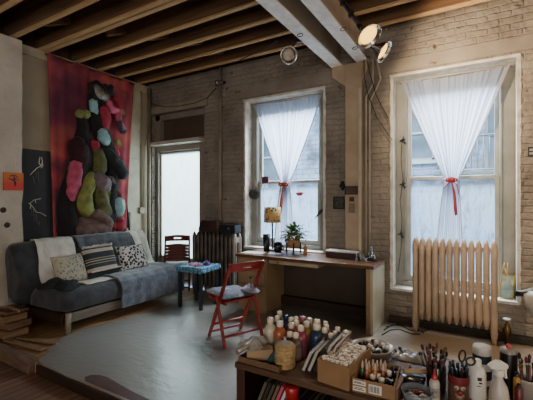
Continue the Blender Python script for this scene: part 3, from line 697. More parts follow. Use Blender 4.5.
# ------------------------------------------------------------------ corner pipes, conduits, pipe at wall
def pipe(name, pts, r, m, label, cat='pipe', n=12, group=None):
    return tag(obj(name, MB().sweep(pts, r, n), m), label, cat, group)
PGREY = mat('painted_pipe', '#8d8070', .45, '#75695b', 5)
pipe('corner_pipe', [(-5.16, 4.52, -.01), (-5.16, 4.52, 3.5)], .035, PGREY, 'thick painted vertical pipe in the far left corner')
pipe('corner_conduit', [(-5.22, 4.40, 1.33), (-5.22, 4.40, 3.3), (-5.21, 4.38, 3.42)], .013, PGREY, 'thin conduit rising from the switch box in the far left corner')
tag(obj('switch_box', MB().box((-5.235, 4.34, 1.24), (-5.18, 4.45, 1.35)), mat('grey_box', '#a79c8c', .5), bevel=.006), 'small grey switch box on the left wall near the corner', 'switch box')
pipe('wall_pipe', [(-3.56, 4.55, -.0), (-3.56, 4.55, 2.2), (-3.555, 4.55, 3.7)], .025, PGREY, 'tall painted pipe on the brick between door and left window')
pipe('looped_cord', [onY(x, y, 4.56) for x, y in ((147,100),(155,105),(166,107),(180,106),(195,103),(207,98),(216,88))], .006, CABLE, 'thin black cord sagging along the brick above the door', 'cord', 6)
pipe('hanging_wire', [(-5.19, 4.50, 3.45), (-5.10, 4.45, 3.1), (-5.13, 4.46, 2.7), (-5.21, 4.47, 2.45)], .006, PGREY, 'pale wire looping down in the far left corner', 'cord', 6)
pipe('column_conduit', [(-1.20, 4.57, .77), (-1.20, 4.57, 2.72), (-1.12, 4.57, 2.86), (-1.06, 4.55, 2.98), (-1.10, 4.5, 3.22)], .012, mat('pale_conduit', '#b7a993', .4), 'thin pale conduit bending up beside the column', n=10)
pipe('column_conduit', [(-1.245, 4.57, .77), (-1.245, 4.57, 2.78), (-1.16, 4.57, 2.93), (-1.14, 4.5, 3.22)], .012, mat('pale_conduit', '#b7a993'), 'thin pale conduit hugging the right edge of the column', n=10)
pipe('drooping_cable', [onY(x, y, 4.5) for x, y in ((366,55),(369,70),(376,95),(388,118))], .005, CABLE, 'dark cable drooping from the lamps toward the right window', 'cord', 6)
pipe('drooping_cable', [onY(x, y, 4.5) for x, y in ((364,55),(364,75),(368,95),(377,118),(392,140))], .005, CABLE, 'dark cable drooping down the brick right of the column', 'cord', 6)
pipe('lamp_pipe', [(-1.10, .2, 3.33), (-1.10, 4.59, 3.33)], .02, BLACKM, 'dark pipe along the right girder carrying the spotlights')

# radiators -----------------------------------------------------------
def radiator(name, label, x0, x1, yc, ztop, zbot, n, m, dep=.1, mend=None):
    t = thing(name, label, 'radiator', ((x0+x1)/2, yc, 0))
    cx = (x0+x1)/2; st_ = (x1-x0)/n; r = st_*.41
    for i in range(n):
        x = x0+st_*(i+.5)-cx; end = i in (0, n-1); b = 0 if end else zbot
        mb = MB()
        for y in (-dep/2, dep/2):
            zt = ztop
            pts = [(x,y,zt), (x,y,zt-.035), (x,y,zt-.09), (x,y,zt-.2), (x,y,b+.22), (x,y,b+.1), (x,y,b+.045), (x,y,b)]
            rs = [.006, r*.72, r*1.12, r, r, r*1.1, r*.8, r*.75 if end else .008]
            mb.sweep(pts, rs, 12, 1.05)
        for z in (ztop-.1, b+.1 if not end else .2): mb.cbox((x, 0, z), (r*1.3, dep, .07))
        obj('section', mb, mend if (mend and i >= n-1) else m, t)
    for z in (ztop-.1, zbot+.09): obj('hub_pipe', MB().sweep([(x0+st_*.5-cx, 0, z), (x1-st_*.5-cx, 0, z)], .024, 12), m, t)
    return t
RCREAM = mat('cream_radiator_paint', '#bba48f', .4, '#a8917c', 5, .1)
RSILV = mat('tarnished_silver_paint', '#5b524a', .45, '#3b342f', 7, .2, metal=.4)
radiator('cast_iron_radiator', 'cream cast iron radiator standing below the right window', -.665, .158, 4.40, 1.06, .14, 12, RCREAM)
radiator('cast_iron_radiator', 'dark tarnished silver radiator standing between the door and the desk', -3.93, -3.07, 4.38, .985, .12, 11, RSILV, .12, mat('lit_silver_end', '#a59c90', .4, metal=.3))  # paler last section: light on the right end is in its colour
# valve beside the right radiator
v = thing('radiator_valve', 'brass radiator valve with a flat wheel handle right of the cream radiator', 'valve', (.235, 4.42, 0))
BRASS = mat('old_brass', '#7a6038', .35, '#4f3d25', 9, metal=.9)
obj('valve_body', MB().lathe([(.0,0),(.022,0),(.022,.1),(.036,.12),(.036,.17),(.022,.19),(.022,.21),(.012,.22),(.012,.25)], 14).sweep([(-.03,0,.14),(-.11,-.0,.14)], .02), BRASS, v)
obj('wheel_handle', MB().lathe([(0,.25),(.035,.25),(.04,.258),(.035,.268),(0,.266)], 14), mat('worn_handle', '#9c948a', .4), v)

# things on silver radiator
tag(obj('brown_leather_case', MB().prism([(-3.83,.985),(-3.43,.985),(-3.45,1.14),(-3.5,1.17),(-3.74,1.17),(-3.80,1.13)], 4.33, 4.45, 'y'), mat('brown_leather', '#3e241a', .5, '#2c1811', 6, .2), bevel=.012), 'brown leather case lying on the silver radiator', 'case')
bx = thing('black_radio', 'small black boxy radio on the right end of the silver radiator', 'radio', (-3.24, 4.38, .985))
obj('body', MB().cbox((0,0,.06), (.30,.16,.12)), BLACKP, bx, bevel=.01)
obj('dial', MB().lathe([(0,0),(.02,0),(.018,.012),(0,.012)], 12, (.03,-.08,.07), Matrix.Rotation(PI/2,4,'X')), STEEL, bx)
obj('handle', MB().sweep([(-.1,0,.12),(-.09,0,.145),(.09,0,.145),(.1,0,.12)], .007, 8), BLACKM, bx)

# ------------------------------------------------------------------ chairs
def folding_chair(name, label, loc, rotz, m, seatz=.44, slats=False, topz=.79):
    t = thing(name, label, 'chair', loc, rotz); w = .20
    def long_(x): return MB().bar((x, .19, 0), (x, -.265, topz), .032, .03, (1,0,0))
    def short_(x): return MB().bar((x, -.21, 0), (x, -.03 if not slats else .08, .50 if not slats else .44), .03, .028, (1,0,0))
    for s in (-1, 1):
        obj('back_post', long_(s*w), m, t, bevel=.006); obj('rear_leg', short_(s*(w+.03)), m, t, bevel=.006)
    r = MB().bar((-w, .10, .155), (w, .10, .155), .022, .022).bar((-w, .155, .06), (w, .155, .06), .022, .022)
    obj('front_rung', r, m, t, bevel=.004)
    obj('rear_rung', MB().bar((-w-.03, -.17, .10), (w+.03, -.17, .10), .022, .024), m, t, bevel=.004)
    # curved top rail with slot
    def rail(z0, z1, slot):
        mb = MB(); n = 12
        def yy(u, z): return -.255*z/topz-.01-.03*math.cos((u-.5)*PI)+.01 + (.19-.19*z/topz)*1.0
        def block(u0, u1, za, zb):
            vs = []; k = 6
            for i in range(k+1):
                u = u0+(u1-u0)*i/k; x = (u-.5)*2*(w+.012)
                for z, dy in ((za,0),(zb,0),(zb,.02),(za,.02)):
                    vs.append((x, yy(u, z)+dy-.012, z + .015*math.sin(u*PI)*(1 if z == z1 else 0)))
            fs = [(0,1,2,3), tuple(k*4+j for j in (3,2,1,0))]
            for i in range(k):
                for j in range(4): a = i*4+j; b = i*4+(j+1) % 4; fs.append((a, a+4, b+4, b))
            mb.add(vs, fs)
        if slot:
            zm0, zm1 = z0+(z1-z0)*.4, z0+(z1-z0)*.68
            block(0, 1, z0, zm0); block(0, .36, zm0, zm1); block(.64, 1, zm0, zm1); block(0, 1, zm1, z1)
        else: block(0, 1, z0, z1)
        return mb
    obj('top_rail', rail(topz-.085, topz, True), m, t)
    if slats:
        for z in (.715, .665, .615, .565, .515): obj('back_slat', rail(z-.04, z, False), m, t)
    sb = MB()
    for i in range(6): sb.box((-w+.018, -.13+.062*i, seatz-.02), (w-.018, -.13+.062*i+.052, seatz))
    sb.box((-w+.018, -.13, seatz-.04), (-w+.04, .24, seatz-.02)).box((w-.04, -.13, seatz-.04), (w-.018, .24, seatz-.02))
    obj('seat', sb, m, t, bevel=.003)
    return t
ch = folding_chair('folding_chair', 'bright red wooden folding chair with a grey seat cushion before the desk', (-2.285, 3.16, 0), math.radians(67), RED, topz=.84)
cu = MB(); 
def cfn(side):
    def fn(u, v):
        a, b = u*2-1, v*2-1; k = max(0, (1-a**6)*(1-b**6))**.5
        return (a*.2, .07+b*.225, .475+side*.028*k+.008*noise.noise(Vector((a*3, b*3, side))))
    return fn
cu.grid(cfn(1), 16, 16).grid(cfn(-1), 16, 16)
cpo = tag(obj('seat_cushion', cu, vormat('mottled_grey_cushion', '#55555c', ('#8c8788','#6d5a60','#3f4048','#7d7a80'), 14, .38)), 'mottled grey flat cushion on the seat of the bright red chair', 'cushion')
cpo.location = (-2.285, 3.16, 0); cpo.rotation_euler = (0, 0, math.radians(67))
ct = tag(obj('crumpled_cloth', MB().grid(lambda u, v: (.14+.09*math.cos(u*2*PI)*v, .0-.1+.13*math.sin(u*2*PI)*v, .507+.07*(1-v*v)*(.7+.6*noise.noise(Vector((u*5, v*4, 2))))), 30, 8), mat('lilac_grey_cloth', '#8d8490', .9, '#6c6370', 9, .4)), 'crumpled pale lilac cloth on the grey cushion of the bright red chair', 'cloth')
ct.location = (-2.285, 3.16, 0); ct.rotation_euler = (0, 0, math.radians(67))
folding_chair('folding_chair', 'dark maroon slatted folding chair in front of the frosted door', (-4.33, 4.38, 0), PI+.74, mat('maroon_wood', '#5f2219'), slats=True, topz=.86)

# ------------------------------------------------------------------ side table
tb = thing('side_table', 'small square dark-legged table under a blue lace cloth by the sofa', 'table', (-3.41, 3.87, 0), .06)
obj('tabletop', MB().box((-.21, -.21, .535), (.21, .21, .56)), DARKWOOD, tb, bevel=.003)
for x in (-.18, .18):
    for y in (-.18, .18): obj('leg', MB().cbox((x, y, .2675), (.04, .04, .535)), mat('dark_blue_grey_paint', '#232a33', .4), tb, bevel=.003)
cl = MB(); K = 96
def sq(a, r):
    c, s_ = math.cos(a), math.sin(a); k = r/max(abs(c), abs(s_)); return c*k, s_*k
def cfn2(u, v):
    a = u*2*PI
    if v < .5: x, y = sq(a, .215*v/.5); return (x, y, .566)
    w = (v-.5)/.5; x, y = sq(a, .215+.008*w+.008*w*math.sin(a*18)); return (x, y, .566-w*(.055+.02*abs(math.sin(a*13))))
tc_ = tag(obj('lace_tablecloth', MB().grid(cfn2, K*2, 10), vormat('blue_lace', '#4f7d96', ('#9fc0c9','#27465c','#7aa5b4','#32566f'), 45, .4), thick=.002), 'blue and pale lace cloth with a scalloped hem on the side table', 'tablecloth')
tc_.location = (-3.41, 3.87, 0); tc_.rotation_euler = (0, 0, .06)
heap('pink_napkin', -3.44, 3.83, .568, .11, .05, .03, mat('pink_paper', '#c77f9b', .8), 1.0, 'pale pink crumpled paper on the side table', 'paper')
g = thing('purple_trinket', 'small purple rounded trinket box on the side table', 'box', (-3.30, 3.92, .568))
obj('body', MB().lathe([(0,0),(.045,0),(.05,.02),(.045,.035),(0,.036)], 16), mat('purple_glaze', '#4b2a6a', .3), g)
obj('lid', MB().lathe([(0,.06),(.02,.055),(.046,.036)], 16).ball((0,0,.066), .01, 8), mat('purple_glaze', '#4b2a6a'), g)
tag(obj('red_dish', MB().lathe([(0,.0),(.03,.0),(.042,.014),(.038,.014),(.0,.005)], 16, (-3.36, 3.78, .568)), mat('red_glaze', '#8a2430', .3)), 'tiny red dish at the front of the side table', 'dish')

# ------------------------------------------------------------------ desk
DX0, DX1, DY0, DY1 = -2.83, -1.005, 3.96, 4.52
CREAMP = mat('glossy_cream_panel', '#c0b69c', .25, '#aea387', 3, coat=.3)
TANP = mat('tan_desk_board', '#9a8262', .5, '#876f50', 3, .05)
dk = thing('desk', 'long desk with a brown wooden top and a cream side panel before the windows', 'desk')
obj('desktop', MB().box((DX0, DY0-.01, .722), (DX1+.01, 4.525, .76)), WOODTOP, dk, bevel=.004)
obj('side_panel', MB().box((DX1-.03, DY0+.01, 0), (DX1, DY1, .722)), CREAMP, dk, bevel=.003)
obj('front_post', MB().box((DX1-.075, DY0, 0), (DX1-.03, DY0+.04, .722)), TANP, dk, bevel=.002)
obj('pedestal', MB().box((DX0+.02, DY0+.03, .05), (-2.37, DY1, .722)).box((DX0+.05, DY0+.06, 0), (-2.4, DY1, .05)), TANP, dk, bevel=.003)
for z0, z1 in ((.08,.36),(.375,.54),(.555,.71)):
    dr = obj('drawer', MB().box((DX0+.035, DY0+.01, z0), (-2.385, DY0+.03, z1)), TANP, dk, bevel=.003)
    obj('knob', MB().ball(((DX0-2.385)/2+.01, DY0-.0, (z0+z1)/2), .014, 10), DARKWOOD, dr)
obj('back_panel', MB().box((-2.37, DY1-.05, .12), (DX1-.03, DY1-.03, .722)).box((-1.25, DY1-.06, .12), (-1.22, DY1-.05, .722)), mat('dark_back_board', '#46382b', .6), dk)
obj('foot_board', MB().box((-2.37, DY1-.14, .05), (DX1-.03, DY1-.03, .16)), DARKWOOD, dk, bevel=.004)
pd = obj('pencil_drawer', MB().box((-2.34, DY0+.03, .665), (-1.66, DY0+.4, .712)), mat('pale_drawer_front', '#a8977a', .5), dk, bevel=.008)
obj('knob', MB().ball((-2.2, DY0+.02, .69), .012, 10), DARKWOOD, pd)

def lathe_thing(name, prof_, m, label, cat, loc, n=18, group=None, **k):
    return tag(obj(name, MB().lathe(prof_, n), m, loc=loc), label, cat, group)
# lamp
L_ = thing('table_lamp', 'table lamp with a cream floral drum shade and thin black stem on the desk', 'lamp', (-2.55, 4.46, .76))
obj('base', MB().lathe([(0,0),(.075,0),(.075,.012),(.03,.022),(.012,.03)], 20), BLACKM, L_)
obj('stem', MB().sweep([(0,0,.02),(0,0,.50)], .011, 10), BLACKM, L_)
obj('lamp_shade', MB().lathe([(.12,.40),(.118,.62)], 28), vormat('floral_lampshade', '#c2a66d', ('#b1502e','#3b3a24','#8c2f22','#2c2c20','#c07d35'), 26, .42), L_, thick=.003)
cup = lathe_thing('black_tumbler', [(0,0),(.042,0),(.055,.24),(.05,.24),(.035,.01)], BLACKP, 'tall dark tumbler standing left of the lamp on the desk', 'tumbler', (-2.57, 4.33, .76))
mg = thing('black_mug', 'round black mug between the lamp and the plant on the desk', 'mug', (-2.41, 4.37, .76))
obj('body', MB().lathe([(0,0),(.045,0),(.062,.035),(.066,.08),(.056,.135),(.051,.135),(.058,.08),(.04,.01),(0,.01)], 18), mat('black_glaze', '#141318', .2), mg)
obj('handle', MB().sweep([(.05,0,.09),(.085,0,.08),(.085,0,.045),(.05,0,.03)], .007, 8), mat('black_glaze', '#141318'), mg)
# plant on stand
pt = thing('potted_plant', 'leafy green plant in a tan pot on a low black stand on the desk', 'plant', (-2.19, 4.41, .76))
sn = MB()
for a in range(4):
    x, y = math.cos(a*PI/2+.5)*.095, math.sin(a*PI/2+.5)*.095; sn.bar((x, y, 0), (x, y, .15), .016, .016, (1,0,0))
sn.bar((-.083,-.045,.075),(.083,.045,.075),.016,.016).bar((.045,-.083,.075),(-.045,.083,.075),.016,.016)
obj('stand', sn, BLACKM, pt, bevel=.002)
obj('pot', MB().lathe([(0,.085),(.078,.075),(.09,.11),(.098,.25),(.092,.25),(.085,.23),(0,.22)], 24), mat('tan_ceramic', '#a9805c', .5, '#987050', 4), pt)
lv = MB(); st2 = MB()
for i in range(150):
    a = random.uniform(0, 2*PI); e = random.uniform(-.15, 1.35); L0 = random.uniform(.12, .25)
    base = Vector((random.uniform(-.04,.04), random.uniform(-.04,.04), .225))
    d = Vector((math.cos(a)*math.cos(e), math.sin(a)*math.cos(e), math.sin(e)))
    mid = base+d*L0*.55; tip = base+d*L0+Vector((0,0,-.05*math.cos(e)))
    st2.sweep([base, mid], .003, 5)
    side = d.cross(Vector((0,0,1))); side = side.normalized() if side.length > .01 else Vector((1,0,0))
    m_ = (mid+tip)/2+Vector((0,0,.012)); w = random.uniform(.016, .028)
    lv.add([mid, m_+side*w, tip, m_-side*w, m_-Vector((0,0,.01))], [(0,1,4),(1,2,4),(2,3,4),(3,0,4)], True)
obj('leaves', lv, mat('green_leaf', '#4f6d33', .45, '#27401f', 20), pt); obj('stems', st2, mat('green_stem', '#566a35', .6), pt)
tag(obj('amber_candle_glass', MB().lathe([(0,0),(.026,0),(.028,.02),(.026,.09),(.014,.1),(.013,.125),(0,.125)], 16, (-2.0, 4.38, .76)), mat('amber_wax', '#b57b4a', .4)), 'small amber candle bottle right of the plant on the desk', 'candle')
tag(obj('red_coaster', MB().cbox((-1.98, 4.36, .7615), (.12, .1, .004)), mat('dull_red_paper', '#7d2f38', .8)), 'dull red mat under the amber candle bottle', 'mat')
tag(obj('white_paper_sheet', MB().cbox((-2.66, 4.15, .762), (.3, .2, .003), (0,0,.2)), PAPER), 'white paper sheet on the left end of the desk', 'paper')
tag(obj('folded_paper', MB().cbox((-2.36, 4.2, .762), (.2, .12, .003), (0,0,-.3)), mat('bluish_paper', '#b8c0c8', .7)), 'small bluish paper sheet on the desk before the plant', 'paper')
fb = thing('flat_box', 'flat dark box with a white lid on the desk below the column pictures', 'box', (-1.49, 4.395, .76))
obj('body', MB().cbox((0,0,.035), (.38,.2,.07)), mat('dark_red_box', '#3a241e', .6), fb, bevel=.003)
obj('lid', MB().cbox((0,0,.078), (.39,.21,.016)), PAPER, fb, bevel=.002)
# little glass animals and clips
GL = mat('pale_glass', '#bcc3c4', .1, '#8f9798', 9, metal=.5)
def figurine(loc, s, label):
    mb = MB().ball((0,0,.02*s), .016*s, 10, (1.6,1,1)).sweep([(.015*s,0,.025*s),(.024*s,0,.05*s),(.03*s,0,.075*s)], [.008*s,.006*s,.007*s], 8).ball((.034*s,0,.078*s), .009*s, 8, (1.4,1,1))
    mb.sweep([(-.02*s,0,.02*s),(-.035*s,0,.04*s)], [.006*s,.002*s], 6)
    for x in (-.014, .014): mb.sweep([(x*s,.006*s,.015*s),(x*s,.006*s,0)], .003*s, 5).sweep([(x*s,-.006*s,.015*s),(x*s,-.006*s,0)], .003*s, 5)
    o = tag(obj('glass_figurine', mb, GL, loc=loc), label, 'figurine', 'glass animal figurines on the desk corner'); o.rotation_euler = (0,0,random.uniform(0,6)); return o
figurine((-1.10, 4.33, .76), 1.9, 'tallest pale glass animal figurine at the right corner of the desk')
for q in ((-1.25, 4.36), (-1.22, 4.27), (-1.17, 4.42), (-1.16, 4.22), (-1.27, 4.24)):
    figurine((q[0], q[1], .76), .95, 'tiny pale glass figurine beside the flat box on the desk')
tag(obj('steel_clip', MB().sweep([(-1.27,4.12,.766),(-1.2,4.14,.766),(-1.13,4.13,.768),(-1.09,4.18,.766)], .005, 6), STEEL), 'thin steel clip lying near the right corner of the desk', 'clip')
tag(obj('black_stapler', MB().prism([(-1.17,.76),(-1.04,.76),(-1.04,.775),(-1.10,.80),(-1.17,.785)], 4.28, 4.32, 'y'), BLACKP, bevel=.003), 'small black stapler at the right end of the desk', 'stapler')

# ------------------------------------------------------------------ column pictures and charms
def framed(name, px0, py0, px1, py1, Y, fm, im, label, w=.014, cat='picture'):
    a, b = onY(px0, py1, Y), onY(px1, py0, Y)
    t = thing(name, label, cat, ((a.x+b.x)/2, Y, a.z))
    W = (b.x-a.x)/2; Hh = b.z-a.z
    obj('frame', MB().box((-W,-.012,0),(-W+w,.012,Hh)).box((W-w,-.012,0),(W,.012,Hh)).box((-W+w,-.012,0),(W-w,.012,w)).box((-W+w,-.012,Hh-w),(W-w,.012,Hh)), fm, t)
    obj('print', MB().box((-W+w,-.002,w),(W-w,.012,Hh-w)), im, t)
    return t
FB = mat('dark_picture_frame', '#221b16', .5)
framed('dark_framed_picture', 345, 186, 357.5, 194.5, 4.517, FB, mat('brown_photo', '#5c4c3d', .6, '#2d241c', 12), 'wide dark framed picture at the top of the column')
framed('black_picture', 333.5, 196.5, 344.5, 209, 4.587, mat('black_frame', '#14130f', .5), mat('murky_green_photo', '#1c1f1a', .4, '#4c4f46', 25), 'square black picture on the brick left of the column')
framed('small_card', 349.5, 197, 354, 201.5, 4.52, mat('brown_card_edge', '#6b4630', .7), mat('brown_card', '#57301f', .7), 'tiny brown card on the column', .004)
framed('small_pale_print', 349, 203, 355, 213, 4.52, mat('pale_card_edge', '#a18b73', .7), mat('grey_pale_print', '#8d7c6a', .7, '#6e6257', 30), 'small pale printed card low on the column', .004)
ob = onY(342.5, 186, 4.56)
tag(obj('black_metal_ornament', MB().ball((ob.x, ob.y, ob.z+.04), .026, 10).ball((ob.x-.02, ob.y, ob.z), .024, 10).ball((ob.x+.02, ob.y, ob.z-.005), .024, 10).ball((ob.x, ob.y, ob.z-.04), .02, 10).sweep([(ob.x,4.6,ob.z),(ob.x,4.55,ob.z)], .008), BLACKM), 'small black clover-like ornament on the brick beside the column', 'ornament')
# wall outlet
ol = thing('wall_outlet', 'black outlet plate on the brick right of the right window', 'outlet', (.455, 4.6, 1.98))
obj('plate', MB().box((-.03,-.008,-.05),(.06,.0,.05)), BLACKP, ol, bevel=.002)
obj('socket', MB().box((-.018,-.012,.008),(.03,-.008,.03)).box((-.018,-.012,-.03),(.03,-.008,-.008)), mat('pale_socket', '#a59684', .5), ol)

# hanging things in left window ------------------------------
p = onY(254.5, 194, 4.72)
hb = thing('hanging_basket_ball', 'dark woven hanging pouch on a cord at the left window jamb', 'ornament', p)
obj('pouch', MB().ball((0,0,0), .10, 18, (1,.5,.85)), mat('dark_woven_mesh', '#1c1a17', .8, '#3f3b34', 60, .8, 60), hb)
obj('cord', MB().sweep([(-.05,0,.05),(0,0,.21)], .005, 6).sweep([(.05,0,.05),(0,0,.21)], .005, 6), mat('brown_cord', '#7a5a40', .8), hb)
q = onY(265.5, 180, 4.76)
pc = framed('pink_postcard', 262.5, 176.5, 268.5, 183, 4.755, mat('maroon_card_edge', '#5d2b38', .7), mat('maroon_print', '#7c3a4a', .6, '#3b2a3b', 25), 'small maroon postcard propped on the left window sash rail', .006)
pk = onY(299.5, 194, 4.74)
sg = thing('pink_suncatcher', 'pink lips-shaped suncatcher hanging in the left window', 'ornament', pk)
lip = MB()
for a in (-.03, .03): lip.ball((a, 0, .012), .028, 12, (1.3,.25,.55))
lip.ball((0,0,-.012), .04, 14, (1.25,.2,.4))
obj('lips', lip, mat('hot_pink_glass', '#d0506a', .3), sg); obj('thread', MB().sweep([(0,0,.02),(0,0,.16)], .0015, 5), mat('pale_thread', '#b9b9b9', .6), sg)
a0 = onY(314, 219, 4.70); a1 = onY(326, 206, 4.70)
tag(obj('dark_feather', MB().add([a0, a0.lerp(a1,.5)+Vector((-.01,0,.022)), a1, a0.lerp(a1,.55)+Vector((.012,.0,-.02))], [(0,1,2,3)]), mat('dark_feather', '#1b2420', .5), thick=.003), 'pointed dark feather sticking out at the right jamb of the left window', 'feather')
for i, (x, y) in enumerate(((403, 140), (403, 184), (401, 234))):
    c = onY(x, y, 4.745); mb = MB().sweep([c+Vector((0,.02,.05)), c, c+Vector((.025,-.01,-.045)), c+Vector((.05,-.01,-.03))], [.004,.012,.01,.004], 7).sweep([c+Vector((-.04,0,-.01)), c+Vector((.03,0,.01))], .008, 6).ball(c, .018, 8)
    tag(obj('iron_hook_charm', mb, BLACKM), ['small dark metal charm high on the left casing of the right window', 'dark looped charm halfway up the left casing of the right window', 'dark metal charm low on the left casing of the right window'][i], 'ornament')
pipe('casing_wire', [onY(x, y, 4.742) for x, y in ((402,142),(401,160),(403,180),(400,200),(402,220),(401,250),(398,272))], .004, CABLE, 'thin dark wire running down the left casing of the right window', 'cord', 6)
# framed blue-yellow card on sill
fr_ = thing('propped_frame', 'small yellow-edged picture frame propped on the right window sill', 'picture frame', (.235, 4.68, .412)); fr_.rotation_euler = (-.25, .12, 0)
obj('frame', MB().box((-.065,-.01,0),(-.053,.01,.26)).box((.053,-.01,0),(.065,.01,.26)).box((-.053,-.01,0),(.053,.01,.012)).box((-.053,-.01,.248),(.053,.01,.26)), mat('yellow_gilt', '#b59a3e', .4), fr_)
obj('print', MB().box((-.053,-.002,.012),(.053,.008,.248)), mat('blue_grey_print', '#7d9aa6', .5, '#b3bfae', 14), fr_)
for i, dx in enumerate((.0, .05)):
    tag(obj('yellow_pencil', MB().sweep([(.20+dx, 4.69, .67), (.23+dx*.6, 4.70, .80)], .006, 6), mat('yellow_pencil', '#b8963a', .5)), 'thin yellow stick poking above the propped frame', 'stick', 'sticks above the propped frame')
pipe('white_wire', [onY(x, y, 4.68) for x, y in ((505,268),(509,280),(514,291))], .004, mat('yellow_wire', '#c1a458', .5), 'thin yellow wire slanting down to the right window sill', 'wire', 6)

# black nozzle tool at the right edge
bn2 = thing('black_nozzle_tool', 'black tapered nozzle with a pale grey body beneath at the right edge', 'tool', (0,0,0))
a = onY(515, 293.5, 3.3); b = onY(522, 293.5, 3.3); c = onY(545, 292, 3.3); e_ = onY(570, 292, 3.3)
obj('nozzle', MB().sweep([a, b, b.lerp(c,.25), c, e_], [.022, .022, .03, .05, .06], 16), BLACKP, bn2)
k = onY(546, 300, 3.3)
obj('body', MB().lathe([(0,-.16),(.09,-.14),(.13,-.05),(.14,.03),(.10,.06),(0,.06)], 20, k), mat('pale_grey_shell', '#aaa196', .4), bn2)
obj('stand', MB().sweep([k+Vector((0,0,-.1)), Vector((k.x+.1, k.y, 0))], .018, 10).lathe([(0,0),(.16,0),(.15,.02),(0,.03)], 20, (k.x+.1, k.y, 0)), BLACKM, bn2)

# cables on floor by desk
pts = [(387,326),(393,324),(402,327),(412,326),(420,329)]
for i, a in enumerate(([(384,330),(392,325),(402,325),(414,327),(424,333)], [(386,327),(398,324),(410,330),(424,331),(432,328)], [(382,335),(390,330),(399,329),(412,334),(420,334)])):
    pipe('floor_cable', [onZ(x, y, .009) for x, y in a], .0055, CABLE, 'dark cable tangled on the floor between desk and cream radiator', 'cable', 6, group='cables on the floor by the desk')

# ------------------------------------------------------------------ curtains
def curtain(name, xl, xr, zt, tie, zb, bl, br, label, y=4.72, mt=None, nf=13):
    t = thing(name, label, 'curtain')
    cx, tw_ = tie[0], tie[2]; tz = tie[1]
    def fn(u, v):
        z = zt+(zb-zt)*v
        vt = (zt-tz)/(zt-zb)
        if v < vt:
            k = v/vt; k2 = k**1.05
            L = xl+(cx-tw_-xl)*k2; R = xr+(cx+tw_-xr)*k2
        else:
            k = (v-vt)/(1-vt); k2 = k**.7
            L = cx-tw_+(bl-cx+tw_)*k2; R = cx+tw_+(br-cx-tw_)*k2
        w = R-L; amp = .012+.02*math.exp(-abs(z-tz)*5)
        ph = u*nf*2*PI
        yy = y + amp*(.75+.5*math.sin(u*9+xl))*math.sin(ph+.9*math.sin(u*11))+.006*math.sin(ph*2.3+v*4) + .008*noise.noise(Vector((u*3, v*3, xl)))
        x = L+w*min(1, max(0, u+.012*math.sin(ph*.5+1.3)+.01*math.sin(ph*.31)))
        dz = .0 if v > .01 else 0
        return (x, yy, z - .018*math.sin(u*PI)*(1-v)*2)
    obj('cloth', MB().grid(fn, 220, 60), mt, t)
    # hems
    obj('rod', MB().sweep([(xl-.02, y+.0, zt-.012), (xr+.02, y, zt-.012)], .008, 8), mat('pale_rod', '#b9a79a', .5), t)
    hm = MB()
    for u in (0.0, 1.0):
        pp_ = [Vector(fn(u, j/40))+Vector((0,-.006,0)) for j in range(0, 41)]
        hm.sweep(pp_, .012, 6, .4)
    obj('hem', hm, mat('tan_hem_cloth', '#b3a89b', .9), t)  # tan is the hem's own colour
    return t
SHEER = thin('white_sheer_cotton', '#c0c6d3', .16, .55, .9)
curtain('tied_curtain', -3.045, -1.875, 2.975, (-2.475, 1.715, .075), .82, -2.66, -2.34, 'white curtain tied with an orange scarf in the left window', 4.715, SHEER)
curtain('tied_curtain', -.86, .29, 2.95, (-.285, 1.715, .07), .86, -.45, -.17, 'white curtain tied with a red ribbon in the right window', 4.69, SHEER)
def tiecloth(name, cx, z, y, m, label, tails):
    t = thing(name, label, 'tie', (cx, y, z))
    k = MB().ball((0,-.0,0), .04, 14, (1.0,.8,.9))
    obj('knot', k, m, t)
    sc_ = .8 if 'orange' in label else .6
    b = MB().sweep([(0,0,0),(-.06,-.02,.03),(-.10,0,.01),(-.07,.02,-.025),(0,0,0)], [.015,.03,.035,.03,.015], 10, .5).sweep([(0,0,0),(.06,-.02,.03),(.10,0,.01),(.07,.02,-.025),(0,0,0)], [.015,.03,.035,.03,.015], 10, .5)
    b.v = [v*sc_ for v in b.v]
    obj('bow', b, m, t)
    tl = MB()
    for pts_, w in tails: tl.sweep(pts_, w, 10, .35)
    obj('tail', tl, m, t)
    return t
ORG = mat('orange_scarf', '#b0572e', .8, '#9a3f2b', 14, .4)
REDR = mat('red_ribbon', '#a8333a', .7, '#8e2730', 14, .3)
tiecloth('orange_scarf_tie', -2.475, 1.71, 4.655, ORG, 'orange scarf knotted around the left curtain', [([(0,0,-.02),(-.02,-.01,-.2),(-.05,-.01,-.42),(-.06,0,-.52)], [.03,.07,.06,.02])])
tiecloth('red_ribbon_tie', -.285, 1.71, 4.635, REDR, 'red ribbon knotted around the right curtain', [([(0,0,-.02),(.03,-.01,-.15),(.045,-.01,-.36),(.05,0,-.40)], [.018,.03,.036,.03]), ([(0,0,0),(-.05,0,-.06),(-.09,0,-.1)], [.012,.02,.012]), ([(0,0,0),(.06,0,-.06),(.075,0,-.16)], [.012,.018,.01])])

